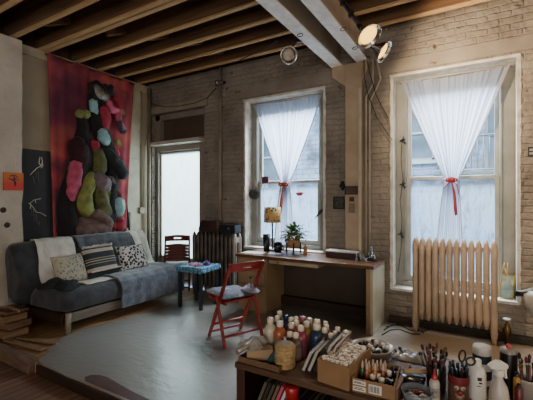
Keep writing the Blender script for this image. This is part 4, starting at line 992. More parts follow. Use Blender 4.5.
# ------------------------------------------------------------------ spotlights
def spot(name, label, loc, aim, lit, r=.062, clampto=None):
    t = thing(name, label, 'spotlight', loc)
    d = (Vector(aim)-Vector(loc)).normalized(); q = d.to_track_quat('Z', 'Y').to_matrix().to_4x4()
    obj('reflector', MB().lathe([(.02,-.13),(.03,-.125),(.04,-.09),(r*.75,-.05),(r,-.005),(r*1.04,.0),(r*.98,.004),(r*.9,-.004),(r*.6,-.05),(.02,-.08)], 22, M=q), CHROME, t)
    obj('socket', MB().lathe([(0,-.20),(.022,-.2),(.024,-.13),(0,-.13)], 14, M=q), BLACKM, t)
    em = mat('lit_bulb', '#ffc455', .4, '#ffd683', 20, emit=1.5) if lit else mat('unlit_bulb', '#8c8076', .2, '#bcae9f', 9)
    obj('bulb', MB().lathe([(0,-.008),(r*.45,-.012),(r*.72,-.022),(r*.7,-.03),(r*.45,-.045)], 20, M=q), em, t)
    if clampto:
        c = Vector(clampto)-Vector(loc); b_ = -d*.15
        obj('clamp', MB().sweep([b_, b_.lerp(c,.5)+Vector((0,0,.01)), c], .009, 8).cbox(c, (.05,.03,.06)), BLACKM, t)
    return t
A_ = onY(289, 55, 3.55); B_ = onY(369.5, 36.5, 3.2); D_ = onY(384.5, 52, 3.45)
dB = (Vector((.25,-.9,-.45))*.75+Vector((.86,.51,0))*.62+Vector((0,0,-.62))).normalized(); dD = (Vector((.25,-.9,-.45))*.5+Vector((.86,.51,0))*.9+Vector((0,0,-.42))).normalized()
spot('clamp_spotlight', 'unlit chrome clamp spotlight hanging from the left girder', A_, A_+Vector((.75,-.8,-.45)), False, .095, (-1.72, 3.6, 3.25))
spot('clamp_spotlight', 'larger lit clamp spotlight facing the camera on the right girder pipe', B_, B_+dB, True, .115, (-1.10, 3.25, 3.33))
spot('clamp_spotlight', 'lit clamp spotlight turned toward the right window wall, lower of the lit pair', D_, D_+dD, True, .10, (-1.10, 3.5, 3.33))
E_ = onY(216, 83, 4.42)
spot('small_white_spotlight', 'small white spotlight high on the pipe between door and left window', E_, E_+Vector((-.2,-1,-.3)), False, .04, (-3.55, 4.55, E_.z+.05))
for i, (x, y) in enumerate(((300, 34), (343, 28), (355, 47))):
    c = onZ(x, y, 3.23); tag(obj('wire_loop', MB().sweep([c+Vector((.03*math.cos(k), .03*math.sin(k), -.006-.01*abs(math.sin(k/2)))) for k in [j*.7 for j in range(10)]], .004, 5), CABLE), ['small wire loop under the left girder', 'small wire loop under the right girder nearer the camera', 'small wire loop under the right girder nearer the column'][i], 'wire')
pipe('trailing_cord', [onY(x, y, 3.5) for x, y in ((283,44),(276,40),(268,47),(255,53),(240,60))], .005, CABLE, 'cord trailing left from the unlit spotlight along the joists', 'cord', 6)

# ------------------------------------------------------------------ foreground cabinet
TZ = .55; CX0, CX1, CY0, CY1 = -1.215, .62, 1.685, 2.36
cb = thing('low_cabinet', 'low dark wooden cabinet with open shelf holding the art supplies in the foreground', 'cabinet')
obj('worktop', MB().box((CX0, CY0, TZ-.035), (CX1, CY1, TZ)), mat('worn_dark_worktop', '#5a3e28', .45, '#3d281a', 2, .25, 25, stretch=(1,9,9)), cb, bevel=.006)
for x in (CX0+.01, CX1-.04): obj('side_panel', MB().box((x, CY0+.01, 0), (x+.03, CY1-.01, TZ-.035)), DARKWOOD, cb, bevel=.003)
obj('post', MB().box((CX0+.01, CY0+.005, 0), (CX0+.065, CY0+.02, TZ-.035)), mat('reddish_post', '#3d2419', .5), cb, bevel=.003)
obj('back_board', MB().box((CX0+.04, CY1-.03, .02), (CX1-.04, CY1-.015, TZ-.035)), DARKWOOD, cb)
obj('shelf', MB().box((CX0+.04, CY0+.02, .1), (CX1-.04, CY1-.03, .125)), DARKWOOD, cb)
# leaning folders / records in shelf
fc = ['#5d5341','#2b2622','#4c4436','#6b5e4a','#1f1c1b','#39302a','#55493a','#2a2420','#4a3b34','#231f1f','#3a3230','#57503f']
fc[4] = '#c4506a'; fc[5] = '#cbbfc0'
for i in range(15):
    x = -1.165+.026*i; h = .365 if i < 4 else (.37 if i < 6 else .30); th = .40
    if i == 13: h = .29
    o = obj('record_sleeve' if i not in (4, 5) else 'paper_folder', MB().cbox((0, .13, h/2), (.016, .26, h)), mat('sleeve_%d' % (i if i < 12 else i-4), fc[i if i < 12 else i-4], .6), loc=(x, CY0+.03+.004*(i % 2), .1305), bevel=.001)
    o.rotation_euler = (0, th, 0)
    if i == 4: tag(o, 'bright pink folder among the sleeves in the cabinet shelf', 'folder')
    elif i == 5: tag(o, 'pale folder right of the bright pink one in the cabinet shelf', 'folder')
    else: tag(o, 'dark or olive record sleeve leaning in the cabinet shelf', 'record sleeve', 'record sleeves leaning in the shelf')
rc = thing('red_canister', 'glossy red round tin resting on the record sleeves in the cabinet shelf', 'tin', (-.868, CY0+.047, .402))
obj('body', MB().lathe([(0,0),(.036,0),(.036,.06)], 22), mat('red_tin', '#9e1f24', .3), rc)
obj('lid', MB().lathe([(.039,.055),(.039,.08),(.034,.084),(0,.084)], 22), mat('red_tin', '#9e1f24'), rc)

# bottles -------------------------------------------------------------
CAPW = mat('cream_bottle_cap', '#cdbfa9', .4, '#bfb097', 8)
def bottle(label, px, py, h, r, col, name='paint_bottle', group='paint bottles on the cabinet', capcol=None, translucent=False, label_band=None, z0=TZ):
    p = onZ(px, py, z0+h); t = thing(name, label, 'bottle', (p.x, p.y, z0), random.uniform(-.5,.5), group)
    bt_ = h*.84; r = r*1.1
    obj('body', MB().lathe([(0,0),(r*.92,0),(r,.01),(r,bt_*.70),(r*.95,bt_*.78),(r*.66,bt_*.92),(r*.42,bt_*.97),(r*.42,bt_)], 18), mat('paint_'+col, col, .3, None, 6), t)
    obj('cap', MB().lathe([(r*.44,bt_-.002),(r*.52,bt_),(r*.5,h-.003),(r*.44,h),(0,h)], 16), CAPW if not capcol else mat('cap_'+capcol, capcol, .4), t)
    if label_band: obj('paper_label', MB().lathe([(r*1.01,bt_*.15),(r*1.01,bt_*.6)], 18), mat('label_'+label_band, label_band, .7), t)
    return t
BT = [
 ('white paint bottle, leftmost and front of the bottle cluster', 270.5, 317.5, .20, .037, '#b8ae97', '#a8a08c'),
 ('teal paint bottle right behind the leftmost white one', 277, 316, .19, .03, '#40605c', None),
 ('pale grey bottle farthest back at the left of the cluster', 279.5, 311, .20, .03, '#8e897c', None),
 ('orange paint bottle beside the leftmost white one', 280, 321, .19, .037, '#9c5632', '#85603f'),
 ('navy blue bottle with a dark cap behind the orange one', 286, 315.5, .18, .028, '#26304e', None),
 ('smoky grey paint bottle behind the rose bottles', 291, 317.5, .18, .03, '#6a625c', None),
 ('rose paint bottle right of the orange one', 291.5, 323, .175, .033, '#9a4a4e', None),
 ('pale peach paint bottle at the back middle', 296, 317, .18, .03, '#a4826c', None),
 ('salmon paint bottle in the middle of the cluster', 296.5, 320.5, .175, .031, '#a45a4c', None),
 ('wide jar with a pink cap at the back middle', 303, 316.5, .18, .038, '#7b4a3c', None),
 ('magenta paint bottle in the middle front', 301, 325.5, .18, .036, '#80304a', '#6f3044'),
 ('ochre yellow paint bottle right of the magenta one', 306.5, 321.5, .18, .033, '#8c6a2c', None),
 ('tan paint bottle behind the ochre one', 309.5, 318, .18, .032, '#84705a', None),
 ('dark purple small bottle before the magenta one', 290, 332, .15, .033, '#4a333a', '#6b5a56'),
 ('dusty brown paint bottle at the front of the cluster', 296, 333, .15, .034, '#6c5148', '#7d675b'),
 ('clear bottle with a wide cap at the right back', 317, 319.5, .19, .036, '#6e6a5e', None),
 ('dark blue round bottle at the right of the cluster', 316.8, 324.5, .175, .041, '#27354c', None),
 ('brown ink bottle at the far right back', 325.5, 321.5, .17, .028, '#5f4636', None),
 ('tan ink bottle right of the dark blue round one', 326.5, 324.5, .165, .028, '#7d6651', None),
 ('dark umber bottle right of the dark blue round one', 324.5, 328, .16, .029, '#46332a', None),
 ('clear bottle with cream cap behind the books', 337.5, 327, .165, .028, '#8a7a68', None),
 ('short cream capped bottle behind the leaning books', 335, 331, .15, .026, '#9a8a76', None),
 ('amber bottle with cream cap behind the leaning books', 331, 333.5, .145, .028, '#8c5c3a', None),
 ('clear bottle behind the carton of small bottles', 346, 330.5, .16, .028, '#8d8072', None),
 ('cream bottle against the back of the carton', 344, 335, .15, .026, '#a0907b', None)]
for l_, px, py, h, r, col, lb in BT:
    bottle(l_, px, py, h, r, col, label_band=lb, capcol='#1c2a4d' if 'navy' in l_ else ('#a8606a' if 'pink cap' in l_ else None))

# open box helper
def carton(name, label, p0, ux, uy, W, D, Hh, m, t=.005, group=None):
    """open box, p0 = front-left bottom corner"""
    ang = math.atan2(ux[1], ux[0]); th_ = thing(name, label, 'box', (p0[0], p0[1], p0[2]), ang, group)
    obj('bottom', MB().box((0,0,0),(W,D,t)), m, th_)
    for a, b in (((0,0,t),(W,t,Hh)), ((0,D-t,t),(W,D,Hh)), ((0,t,t),(t,D-t,Hh)), ((W-t,t,t),(W,D-t,Hh))): obj('side', MB().box(a, b), m, th_)
    return th_
q0 = onZ(317.5, 381, TZ); q1 = onZ(349, 391.5, TZ); qb = onZ(364, 355, TZ+.115)
u1 = (q1-q0).normalized(); W1 = (q1-q0).length
bx1 = carton('bottle_carton', 'tall brown carton packed with small white-capped bottles', q0, u1, None, W1, .30, .115, CARD)
vd = Vector((-u1.y, u1.x, 0))
SC = mat('small_clear_bottle', '#a08c7c', .3, '#8a7263', 40); n1, n2 = 6, 9
i = 0
proto = None
for a in range(n1):
    for b in range(n2):
        x = .024+(W1-.048)*a/(n1-1)+random.uniform(-.004,.004); y = .026+(.30-.052)*b/(n2-1)+random.uniform(-.004,.004); dz = random.uniform(-.01,.012)
        p = q0+u1*x+vd*y
        if proto is None:
            proto = thing('small_bottle', 'small white-capped bottle packed in the tall brown carton', 'bottle', (0,0,0), 0, 'small bottles in the tall carton')
            obj('body', MB().lathe([(0,0),(.014,0),(.0145,.075),(.008,.095),(.008,.1)], 10), SC, proto)
            obj('cap', MB().lathe([(.0095,.098),(.0105,.1),(.010,.124),(.008,.126),(0,.126)], 12), CAPW, proto)
            t = proto
        else:
            t = proto.copy(); C.objects.link(t)
            for c_ in proto.children:
                d_ = c_.copy(); d_.parent = t; C.objects.link(d_)
        t.location = (p.x, p.y, TZ+.006+max(0,dz)); t.scale = (1.22, 1.22, .9)
o = proto
# low box with dropper bottles
r0 = onZ(352, 391, TZ); r1 = onZ(395, 401, TZ); W2 = (r1-r0).length; u2 = (r1-r0).normalized(); v2 = Vector((-u2.y, u2.x, 0))
bx2 = carton('dropper_box', 'shallow brown box with white front labels holding dropper bottles', r0, u2, None, W2, .24, .065, CARD)
def plbl(x0, x1, z0, z1, lines, name):
    l_ = obj(name, MB().box((x0,-.0015,z0),(x1,0,z1)), PAPER, bx2)
    k = MB()
    for a in lines: k.box((a[0],-.0022,a[1]),(a[2],-.0015,a[3]))
    obj('printed_marks', k, mat('print_ink', '#222022', .7), l_)
plbl(.006, W2*.33, .037, .058, [(.010,.044,W2*.30,.0475),(.010,.050,W2*.22,.0525)], 'paper_label')
plbl(.006, W2*.33, .008, .029, [(.010,.015,W2*.30,.0185),(.010,.022,W2*.26,.0245)], 'paper_label')
plbl(W2*.40, W2*.70, .010, .052, [(W2*.42+.0052*j, .016, W2*.42+.0052*j+(.003 if j % 3 else .0015), .046) for j in range(9)], 'paper_label')
dcol = ['#3d5a3a','#9a5a30','#b07a3a','#a8743a','#8c4a30','#6a7a4a','#b08a5a','#94502c','#a06a3c','#7a3c2c']
for i, (px, py) in enumerate(((362.5,360),(366,358),(369,360),(373,358.5),(377,359.5),(381,358.5),(385,360),(367,362),(375,362.5),(383,363))):
    p = onZ(px, py, TZ+.115); t = thing('dropper_bottle', 'little %s dropper bottle with a pale pointed tip in the shallow box' % ('green','amber','honey','ochre','rust','olive','sand','copper','bronze','brick')[i], 'bottle', (p.x, p.y, TZ+.006), 0, 'dropper bottles in the shallow box')
    obj('body', MB().lathe([(0,0),(.012,0),(.012,.06),(.006,.072)], 12), mat('dropper_'+dcol[i], dcol[i], .3), t)
    obj('tip', MB().lathe([(.007,.072),(.008,.082),(.003,.105),(0,.107)], 10), mat('pale_tip', '#b9a08c', .4), t)
for i, (px, py, blk) in enumerate(((372.5,374.5,0),(378,373.5,0),(384,371.5,1),(381.5,378,0),(386.5,378,1),(389,371,0),(391,380,1),(376,370.5,1),(394,366.5,1),(368,371,1),(397,372,1))):
    p = onZ(px, py, TZ+.058); t = thing('ink_jar', 'squat ink jar with %s cap in the shallow box' % ('a black' if blk else 'a white'), 'jar', (p.x, p.y, TZ+.006), 0, 'black capped ink jars' if blk else 'white capped ink jars')
    obj('body', MB().lathe([(0,0),(.014,0),(.014,.03)], 12), mat('ink_glass', '#2a2422', .2), t)
    obj('cap', MB().lathe([(.0145,.03),(.0145,.05),(.012,.052),(0,.052)], 14), BLACKP if blk else WHITEP, t)

# bowl with caps
p = onZ(371, 347, TZ+.075)
bw = thing('plastic_bowl', 'wide pale plastic bowl full of loose caps behind the cartons', 'bowl', (p.x, p.y+.02, TZ))
obj('bowl', MB().lathe([(0,0),(.07,0),(.1,.02),(.118,.07),(.124,.075),(.116,.078),(.095,.025),(0,.008)], 32), mat('milky_plastic', '#9c8c80', .3, '#8a7b70', 8), bw)
for i in range(34):
    a = random.uniform(0, 2*PI); r = .092*math.sqrt(random.random()); blk = random.random() < .5
    o = obj('loose_cap', MB().lathe([(0,-.010),(.013,-.010),(.014,.0),(.012,.011),(0,.012)], 12), BLACKP if blk else (WHITEP if i % 3 else mat('brown_cap', '#4a3228', .4)), loc=(p.x+r*math.cos(a), p.y+.02+r*math.sin(a), TZ+.035+.022*random.random()+.25*r))
    o.rotation_euler = (random.uniform(-1.2,1.2), random.uniform(-1.2,1.2), 0)
    tag(o, 'loose %s cap in the wide plastic bowl' % ('black' if blk else ('white' if i % 3 else 'brown')), 'cap', 'loose %s caps in the plastic bowl' % ('black' if blk else ('white' if i % 3 else 'brown')))

# leaning books between bottles and carton
bc = [('#8d8c93','#3b3d4a'), ('#77726a','#c5c0b5'), ('#15151b','#1a1a1a'), ('#a09a92','#8a8680'), ('#6d4a36','#5a3c2c')]
lb_ = ['thin lilac grey book, leftmost of the leaning books', 'cream edged book second in the leaning row', 'black covered book in the middle of the leaning row', 'pale grey sketchbook fourth in the leaning row', 'brown covered book rightmost, leaning on the carton']
bb = onZ(300, 371, TZ)
for i in range(5):
    w = (.014,.016,.022,.012,.012)[i]; Lh = (.12,.13,.155,.165,.165)[i]; D_2 = (.20,.21,.26,.27,.27)[i]
    t = thing('leaning_book', lb_[i], 'book', (bb.x+.005+.027*i, bb.y+.01+.012*i, TZ+.001), .02); t.rotation_euler = (0, .40, .02)
    obj('cover', MB().box((0,0,0),(.002,D_2,Lh)).box((w,0,0),(w+.002,D_2,Lh)).box((0,D_2-.002,0),(w+.002,D_2,Lh)), mat('cover_%d' % i, bc[i][0], .4), t)
    obj('pages', MB().box((.002,.003,.003),(w,D_2-.003,Lh-.003)), mat('pages_%d' % i, '#b8ae9c' if i != 2 else '#2a2522', .8), t)

# stacked coil roll
p = onZ(285, 343.5, TZ+.125)
rl_ = thing('coiled_twine_roll', 'tan ribbed roll of twine with clear wrap on top before the orange bottle', 'roll', (p.x, p.y, TZ))
pr = [(0,0)]
for i in range(6):
    z = .02*i; pr += [(.055,z),(.0595,z+.006),(.0595,z+.014),(.055,z+.0195)]
pr += [(.046,.125),(0,.125)]
obj('coils', MB().lathe(pr, 28), mat('tan_twine', '#a98d5e', .8, '#8a7048', 30, .4, 80), rl_)
obj('plastic_wrap', MB().lathe([(.05,.126),(.03,.131),(.014,.138),(.004,.150),(.014,.16)], 16), thin('clear_wrap', '#d8d4cc', .6, .4, .1), rl_)
# tray with packaging at left
tp = onZ(238, 362, TZ)
ty = thing('wooden_tray', 'shallow worn wooden tray on the left corner of the cabinet', 'tray', (-1.20, 1.70, TZ))
obj('base', MB().box((0,0,0),(.27,.2,.006)), mat('tray_wood', '#6d5238', .6, '#543d28', 4), ty)
obj('rim', MB().box((0,0,.006),(.27,.008,.03)).box((0,.192,.006),(.27,.2,.03)).box((0,.008,.006),(.008,.192,.03)).box((.262,.008,.006),(.27,.192,.03)), mat('tray_wood', '#6d5238'), ty)
cbx = obj('tan_carton', MB().cbox((-1.105, 1.79, TZ+.04), (.15,.085,.06), (0,0,.5)), mat('tan_card', '#9c8160', .7), bevel=.003); tag(cbx, 'small tan carton lying in the wooden tray', 'box')
heap('clear_packaging', -1.15, 1.79, TZ+.07, .075, .075, .05, mat('crinkled_clear_plastic', '#a39c92', .15, '#6c665e', 18, 1, 40), 4.2, 'crinkled clear plastic packaging on the tan carton', 'packaging')
sh = obj('silver_tube', MB().sweep([onZ(237,352,TZ+.08), onZ(254,341,TZ+.10)], [.016,.018], 12), mat('silver_foil', '#a8a49c', .3, '#8c877e', 12, metal=.5)); tag(sh, 'silver grey rolled tube on the packaging at the left corner', 'tube')
heap('teal_cloth', -1.0, 1.80, TZ+.008, .045, .05, .075, mat('teal_cloth', '#1f4a50', .8, '#163439', 9), 3.1, 'small teal cloth bundle in the wooden tray', 'cloth')

# clear plastic trays and tools behind boxes
def bit(px, py, z=TZ): return onZ(px, py, z)
c1 = bit(393, 352, TZ); 
heap('clear_plastic_tray', onZ(412,358,TZ).x, onZ(412,358,TZ).y, TZ, .13, .07, .03, mat('glossy_clear_plastic', '#a9a6a0', .08, '#77746e', 14, 1, 18), 6.1, 'flattened clear plastic blister trays behind the shallow box', 'packaging')
def tool(px0, py0, px1, py1, nm, lab, col, tip, cat='brush', z=TZ+.02):
    a, b = onZ(px0, py0, z), onZ(px1, py1, z+.02); t = thing(nm, lab, cat, (a.x, a.y, z-.02)); d_ = b-a
    o_ = Vector((0,0,.02))
    obj('handle', MB().sweep([o_, o_+d_*.75], [.004,.006], 8), mat('tool_'+col, col, .5), t)
    obj('tip', MB().sweep([o_+d_*.75, o_+d_*.88, o_+d_], [.008,.011,.006], 8), mat('tooltip_'+tip, tip, .6), t)
tool(408, 357, 399, 347, 'stencil_brush', 'black tipped stub brush lying on the plastic trays', '#1a1a1c', '#101012')
tool(390, 357, 396, 350, 'craft_knife', 'blue grey craft knife lying beside the bowl', '#6c7c92', '#4d5560', 'knife')
tag(obj('white_eraser', MB().cbox(onZ(395, 354, TZ+.02), (.045,.03,.018), (0,0,.4)), PAPER, bevel=.004), 'white rounded eraser block beside the bowl', 'eraser')

# jars with brushes and tools -------------------------------------------
def brush_set(px, py, zt, n, spread_, cols, lab, nm, base, grp, cat, L0=.2):
    for i in range(n):
        a = 2*PI*i/n+random.uniform(-.3,.3); r = spread_*random.uniform(.35,1)
        b = Vector((base.x+.018*math.cos(a+.4), base.y+.018*math.sin(a+.4), base.z+.01))
        t_ = Vector((base.x+r*math.cos(a), base.y+r*math.sin(a), base.z+L0*random.uniform(.85,1.08)))
        t = thing(nm, lab, cat, b, 0, grp); d_ = t_-b; c_ = cols[i % len(cols)]
        obj('handle', MB().sweep([(0,0,0), d_*.8], [.003,.0045], 7), mat('stick_'+c_, c_, .5), t)
        obj('ferrule', MB().sweep([d_*.78, d_*.87], [.005,.006], 8), STEEL, t)
        k = ['#1c1512','#6a4630','#5d1c30','#2b2430'][i % 4]
        obj('bristles', MB().sweep([d_*.87, d_*.95, d_], [.006,.0075,.002], 8), mat('bristle_'+k, k, .9), t)
J1 = onZ(436, 364, TZ+.12); J1 = Vector((J1.x, J1.y, TZ))
jr = thing('brush_jar', 'dark glass jar crammed with paint brushes left of the clown tin', 'jar', J1)
obj('jar', MB().lathe([(0,0),(.042,0),(.045,.01),(.045,.115),(.041,.12),(.041,.01),(0,.008)], 22), mat('dark_smoky_glass', '#241d1a', .15), jr)
brush_set(0,0,0,18,.075,['#5b2b22','#2a2320','#7a4f2c','#6a2030','#38302a'], 'paint brush standing in the dark glass jar', 'paint_brush', J1, 'brushes in the dark glass jar', 'brush', .205)
tool(424, 366, 420, 352, 'round_brush', 'black round tipped brush poking left out of the brush jar', '#2a2422', '#0f0f10', z=TZ+.14)
J2 = onZ(458.5, 374, TZ+.12); J2 = Vector((J2.x, J2.y, TZ))
cj = thing('clown_tin', 'round tin with a printed red-nosed clown face holding scissors and pens', 'tin', J2)
obj('tin', MB().lathe([(0,0),(.042,0),(.044,.004),(.044,.118),(.046,.12),(.041,.12),(.041,.006),(0,.006)], 26), mat('tan_tin', '#6b4d3c', .4, '#54392b', 5), cj)
obj('red_band', MB().lathe([(.0448,.085),(.0458,.092),(.0448,.118)], 26), mat('dull_red_band', '#6e1c20', .5), cj)
fd = (O-J2); fa = math.atan2(fd.y, fd.x)+.12
def onj(a, z, r=.0455): return Vector((r*math.cos(fa+a), r*math.sin(fa+a), z))
fm = {'w': mat('clown_white', '#a99a8c', .5), 'r': mat('clown_red', '#8e1f22', .5), 'k': mat('clown_black', '#241a18', .5), 'b': mat('clown_blue', '#3d4f63', .5)}
fa0 = MB()
for a in (-.32, .32): fa0.ball(onj(a, .074, .040), .012, 10)
obj('clown_eye_patches', fa0, fm['w'], cj)
fa1 = MB()
for a in (-.32, .32): fa1.ball(onj(a, .074, .0505), .0038, 8)
for s_ in (-1, 1): fa1.sweep([onj(s_*.15,.083), onj(s_*.3,.087), onj(s_*.45,.082)], .0014, 5)
obj('clown_eyes', fa1, fm['k'], cj)
obj('clown_nose', MB().ball(onj(0, .056, .047), .0105, 12), fm['r'], cj)
obj('clown_muzzle', MB().sweep([onj(-.42,.045,.0435), onj(-.2,.034,.0435), onj(0,.03,.0435), onj(.2,.034,.0435), onj(.42,.045,.0435)], [.003,.0075,.009,.0075,.003], 8), fm['w'], cj)
obj('clown_mouth', MB().sweep([onj(-.38,.045,.048), onj(-.2,.035,.0505), onj(0,.031,.0515), onj(.2,.035,.0505), onj(.38,.045,.048)], [.001,.0024,.003,.0024,.001], 8), fm['r'], cj)
# scissors
sx = thing('scissors', 'black handled scissors standing handles-up in the clown tin', 'scissors', (J2.x, J2.y, TZ+.01)); sx.rotation_euler = (0, .12, YAW)
def ring(c, rx, rz): return [Vector(c)+Vector((rx*math.cos(k), 0, rz*math.sin(k))) for k in [2*PI*j/16 for j in range(17)]]
obj('handle', MB().sweep(ring((-.006,0,.195), .015, .026), .0045, 8).sweep([(-.004,0,.17),(.004,0,.13)], .005, 8), BLACKP, sx)
obj('handle', MB().sweep(ring((.036,0,.175), .021, .018), .0045, 8).sweep([(.024,0,.162),(.006,0,.13)], .005, 8), BLACKP, sx)
obj('blade', MB().bar((.004,0,.13), (-.004,0,.01), .012, .002).bar((.006,.003,.13), (.012,.003,.01), .012, .002), STEEL, sx)
for i in range(11):
    a = 2*PI*i/11; c_ = ['#12151b','#1c1f28','#24303a','#0f0f12','#3a1c22'][i % 5]
    b_ = Vector((J2.x+.022*math.cos(a), J2.y+.022*math.sin(a), TZ+.01)); t = thing('marker_pen', 'dark marker pen standing in the clown tin', 'pen', b_, 0, 'pens in the clown tin')
    tp_ = Vector((.016*math.cos(a), .016*math.sin(a), .145+.02*random.random()))
    obj('barrel', MB().sweep([(0,0,0), tp_*.7], .0055, 8), mat('pen_'+c_, c_, .4), t)
    obj('cap', MB().sweep([tp_*.7, tp_*.98, tp_], [.0065,.0062,.004], 8), mat('pencap_'+c_, c_, .3), t)

# glue bottle with red tip
g_ = onZ(434.5, 369, TZ+.15); gl = thing('glue_bottle', 'small white glue bottle with a red pointed nozzle', 'bottle', (g_.x, g_.y, TZ))
obj('body', MB().lathe([(0,0),(.021,0),(.023,.006),(.023,.085),(.019,.098),(.011,.104)], 18), mat('milky_white', '#b5aba0', .35), gl)
obj('nozzle', MB().lathe([(.012,.104),(.012,.116),(.006,.122),(.0035,.148),(0,.15)], 12), mat('red_nozzle', '#b0222a', .35), gl)
obj('paper_label', MB().lathe([(.0234,.025),(.0234,.07)], 18), mat('pale_label', '#9d958c', .7, '#6d6660', 60), gl)
# dark lidded pot with roll of tape across
d0 = onZ(413, 376, TZ+.055); pot = thing('black_lidded_pot', 'low black lidded pot behind the glass bowl', 'pot', (d0.x, d0.y, TZ))
obj('body', MB().lathe([(0,0),(.05,0),(.055,.045)], 22), BLACKP, pot); obj('lid', MB().lathe([(.058,.045),(.06,.05),(.05,.058),(0,.06)], 22), mat('black_lid', '#1c1a1e', .25), pot)
tag(obj('cardboard_tube', MB().sweep([onZ(404, 371, TZ+.078), onZ(427, 371.5, TZ+.078)], .012, 12), mat('tan_tube', '#a08563', .7)), 'tan cardboard tube lying across the black lidded pot', 'tube')
tag(obj('sloping_board', MB().bar(onZ(396,394,TZ+.03), onZ(409,368,TZ+.03), .02, .055), mat('dark_tan_board', '#6b513a', .7)), 'narrow brown board standing right of the shallow box', 'board')
w0 = onZ(417, 391, TZ+.05)
gb = thing('glass_bowl', 'round glass bowl of odds and ends at the bottom edge', 'bowl', (w0.x, w0.y, TZ))
obj('bowl', MB().lathe([(0,0),(.04,0),(.06,.02),(.07,.055),(.067,.056),(.056,.022),(0,.006)], 28), thin('bowl_glass', '#8e959a', .45, .3, .1), gb)
for i, (c_, lab) in enumerate((('#b8b0a4','white lump of putty'), ('#5d1f24','dark red bead'), ('#7d1c22','crimson bead'), ('#332028','plum bead'), ('#8a8078','grey pebble'), ('#b5aca0','pale stub of chalk'), ('#4a2a2a','brown bead'))):
    a = i*.9; tag(obj('trinket', MB().ball((w0.x+.03*math.cos(a), w0.y+.03*math.sin(a), TZ+.03), .017, 10, (1.2,.9,.8)), mat('odd_'+c_, c_, .5)), lab+' in the glass bowl', 'trinket')

# big containers to the right
def cyl(name, px, py, h, r, m, label, cat, prof_=None, par_cap=None):
    p_ = onZ(px, py, TZ+h); t = thing(name, label, cat, (p_.x, p_.y, TZ)); return t, p_
t, p_ = cyl('white_tub', 482, 345.5, .19, .04, None, 'white plastic bottle with a blue and black label and broad white lid', 'bottle')
obj('body', MB().lathe([(0,0),(.040,0),(.042,.006),(.042,.155)], 24), WHITEP, t)
obj('blue_label', MB().lathe([(.0426,.11),(.0426,.15)], 24), mat('dark_blue_label', '#1c2c3c', .5), t)
obj('lid', MB().lathe([(.041,.155),(.0425,.16),(.0425,.183),(.039,.19),(0,.19)], 24), WHITEP, t)
obj('black_label', MB().lathe([(.0427,.03),(.0427,.075)], 24), mat('label_black', '#232326', .6), t)
t, p_ = cyl('white_squeeze_bottle', 477.5, 359, .185, .03, None, 'plain white squeeze bottle with a dark printed mark before the white tub', 'bottle')
obj('body', MB().lathe([(0,0),(.034,0),(.036,.008),(.036,.12),(.03,.145),(.016,.155)], 22), WHITEP, t)
obj('cap', MB().lathe([(.0165,.155),(.0165,.182),(.013,.185),(0,.185)], 16), WHITEP, t)
pa = math.atan2(-p_.y, -p_.x)
mk = MB()
for j, (a0_, a1_, z_, hh) in enumerate(((.0,.5,.098,.016), (.15,.55,.084,.008), (-.1,.4,.072,.004))):
    mk.grid(lambda u, v: (.0364*math.cos(pa+a0_+(a1_-a0_)*u), .0364*math.sin(pa+a0_+(a1_-a0_)*u), z_+hh*v), 8, 1)
obj('printed_mark', mk, mat('label_black', '#232326'), t)
t, p_ = cyl('spray_bottle', 499, 360.5, .235, .035, None, 'white trigger spray bottle at the bottom right', 'spray bottle'); t.rotation_euler = (0,0,YAW+.1)
obj('body', MB().lathe([(0,0),(.036,0),(.038,.008),(.038,.09),(.032,.125),(.016,.155),(.0145,.175)], 24), mat('off_white_plastic', '#b9b0a6', .35), t)
obj('collar', MB().lathe([(.018,.17),(.019,.192),(.014,.196)], 16), WHITEP, t)
obj('trigger_head', MB().prism([(-.052,.214),(-.045,.205),(-.012,.196),(.02,.196),(.036,.203),(.036,.218),(.012,.233),(-.008,.237),(-.03,.228)], -.013, .013, 'y'), WHITEP, t, bevel=.005)
obj('trigger', MB().prism([(.022,.2),(.034,.2),(.032,.18),(.036,.158),(.028,.156),(.022,.178)], -.006, .006, 'y'), WHITEP, t, bevel=.002)
t, p_ = cyl('black_spray_can', 508.5, 346, .225, .033, None, 'tall black can with a pale top and red button', 'spray can')
obj('body', MB().lathe([(0,0),(.036,0),(.037,.004),(.037,.19),(.033,.205)], 24), mat('satin_black_can', '#141214', .3), t)
obj('top', MB().lathe([(.037,.196),(.035,.21),(.018,.217),(0,.217)], 24), mat('grey_dome', '#8d837b', .4), t)
obj('button', MB().lathe([(.01,.215),(.011,.228),(.007,.235),(0,.235)], 14), mat('red_nozzle', '#b0222a'), t)
t, p_ = cyl('white_brush_pot', 528, 378, .11, .04, None, 'white ribbed pot holding flat brushes at the right edge', 'pot')
obj('pot', MB().lathe([(0,0),(.036,0),(.044,.10),(.046,.102),(.046,.11),(.041,.11),(.034,.006),(0,.006)], 24), mat('warm_white_pot', '#a59b90', .5), t)
brush_set(0,0,0,9,.06,['#2a2422','#5a4230','#1d1b1c','#6b2b2b'], 'flat brush standing in the white ribbed pot', 'flat_brush', Vector((p_.x, p_.y, TZ)), 'brushes in the white pot', 'brush', .21)
t, p_ = cyl('red_paint_tube', 519, 384, .10, .02, None, 'dark red paint tube between black can and white pot', 'tube')
obj('body', MB().lathe([(0,0),(.014,0),(.016,.02),(.015,.08),(.006,.088)], 14), mat('dark_red_tube', '#5d181c', .4), t); obj('cap', MB().lathe([(.008,.088),(.008,.1),(0,.1)], 12), BLACKP, t)
t, p_ = cyl('yellow_paint_tube', 517, 372, .14, .016, None, 'ochre topped paint tube behind the red one', 'tube')
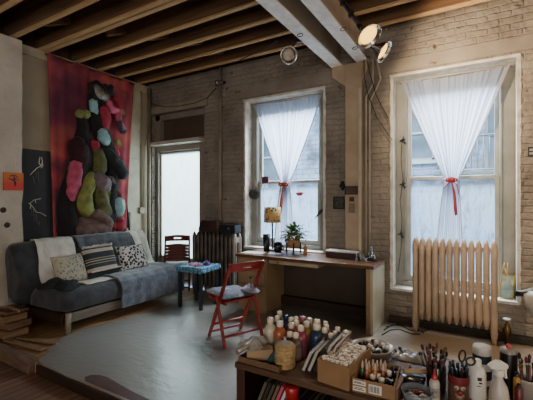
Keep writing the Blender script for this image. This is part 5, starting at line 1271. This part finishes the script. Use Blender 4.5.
obj('body', MB().lathe([(0,0),(.014,0),(.016,.02),(.015,.11),(.006,.12)], 14), mat('ochre_tube', '#a0762c', .4), t); obj('cap', MB().lathe([(.009,.12),(.009,.14),(0,.14)], 12), BLACKP, t)

# ------------------------------------------------------------------ light
w = bpy.data.worlds.new('world'); bpy.context.scene.world = w; w.use_nodes = True
bgn = w.node_tree.nodes['Background']; bgn.inputs[0].default_value = (.74, .87, 1.0, 1); bgn.inputs[1].default_value = 2.6
def area(name, loc, rot, sx_, sy_, power, col, portal=False):
    l = bpy.data.lights.new(name, 'AREA'); l.shape = 'RECTANGLE'; l.size = sx_; l.size_y = sy_; l.energy = power; l.color = col
    if portal: l.cycles.is_portal = True
    o = bpy.data.objects.new(name, l); C.objects.link(o); o.location = loc; o.rotation_euler = rot; return o
def aim(o, to): o.rotation_euler = (Vector(to)-o.location).to_track_quat('-Z', 'Y').to_euler()
# overcast sky light from high between the buildings
a1 = area('sky_light', (-1.2, 8.2, 6.6), (0,0,0), 6, 3, 2900, (.88,.94,1)); aim(a1, (-1.5, 4.6, 1.6))
a2 = area('sky_light', (-5.5, 8.0, 6.0), (0,0,0), 4, 3, 2300, (.9,.95,1)); aim(a2, (-4.5, 4.6, 1.2))
# added fill lamps, unseen behind and beside the camera
a3 = area('loft_fill_light', (.6, -3.6, 1.7), (0,0,0), 4.5, 2.4, 85, (1,.94,.86)); aim(a3, (-.6, 3.0, 2.9))
a4 = area('loft_fill_light', (2.7, 1.6, 2.0), (0,0,0), 2.2, 1.8, 12, (1,.84,.66)); aim(a4, (-2.2, 3.2, 1.4))
def spotl(loc, to, power, col, ang, blend=.8, rad=.012):
    l = bpy.data.lights.new('spot_beam', 'SPOT'); l.energy = power; l.color = col; l.spot_size = math.radians(ang); l.spot_blend = blend; l.shadow_soft_size = rad
    o = bpy.data.objects.new('spot_beam', l); C.objects.link(o); o.location = loc; aim(o, to)
WARM = (1, .76, .48)
spotl(B_+dB*.03, B_+dB, 30, WARM, 110)
spotl(D_+dD*.03, D_+dD+Vector((.2,.55,.35)), 105, WARM, 165)

sc = bpy.context.scene
sc.view_settings.view_transform = 'AgX'
try: sc.view_settings.look = 'AgX - Base Contrast'
except Exception: pass
sc.view_settings.exposure = 1.12
sc.cycles.max_bounces = 10; sc.cycles.transparent_max_bounces = 16; sc.cycles.diffuse_bounces = 6
sc.cycles.use_denoising = True; sc.cycles.sample_clamp_indirect = 5; sc.cycles.sample_clamp_direct = 12; sc.cycles.caustics_reflective = False; sc.cycles.caustics_refractive = False
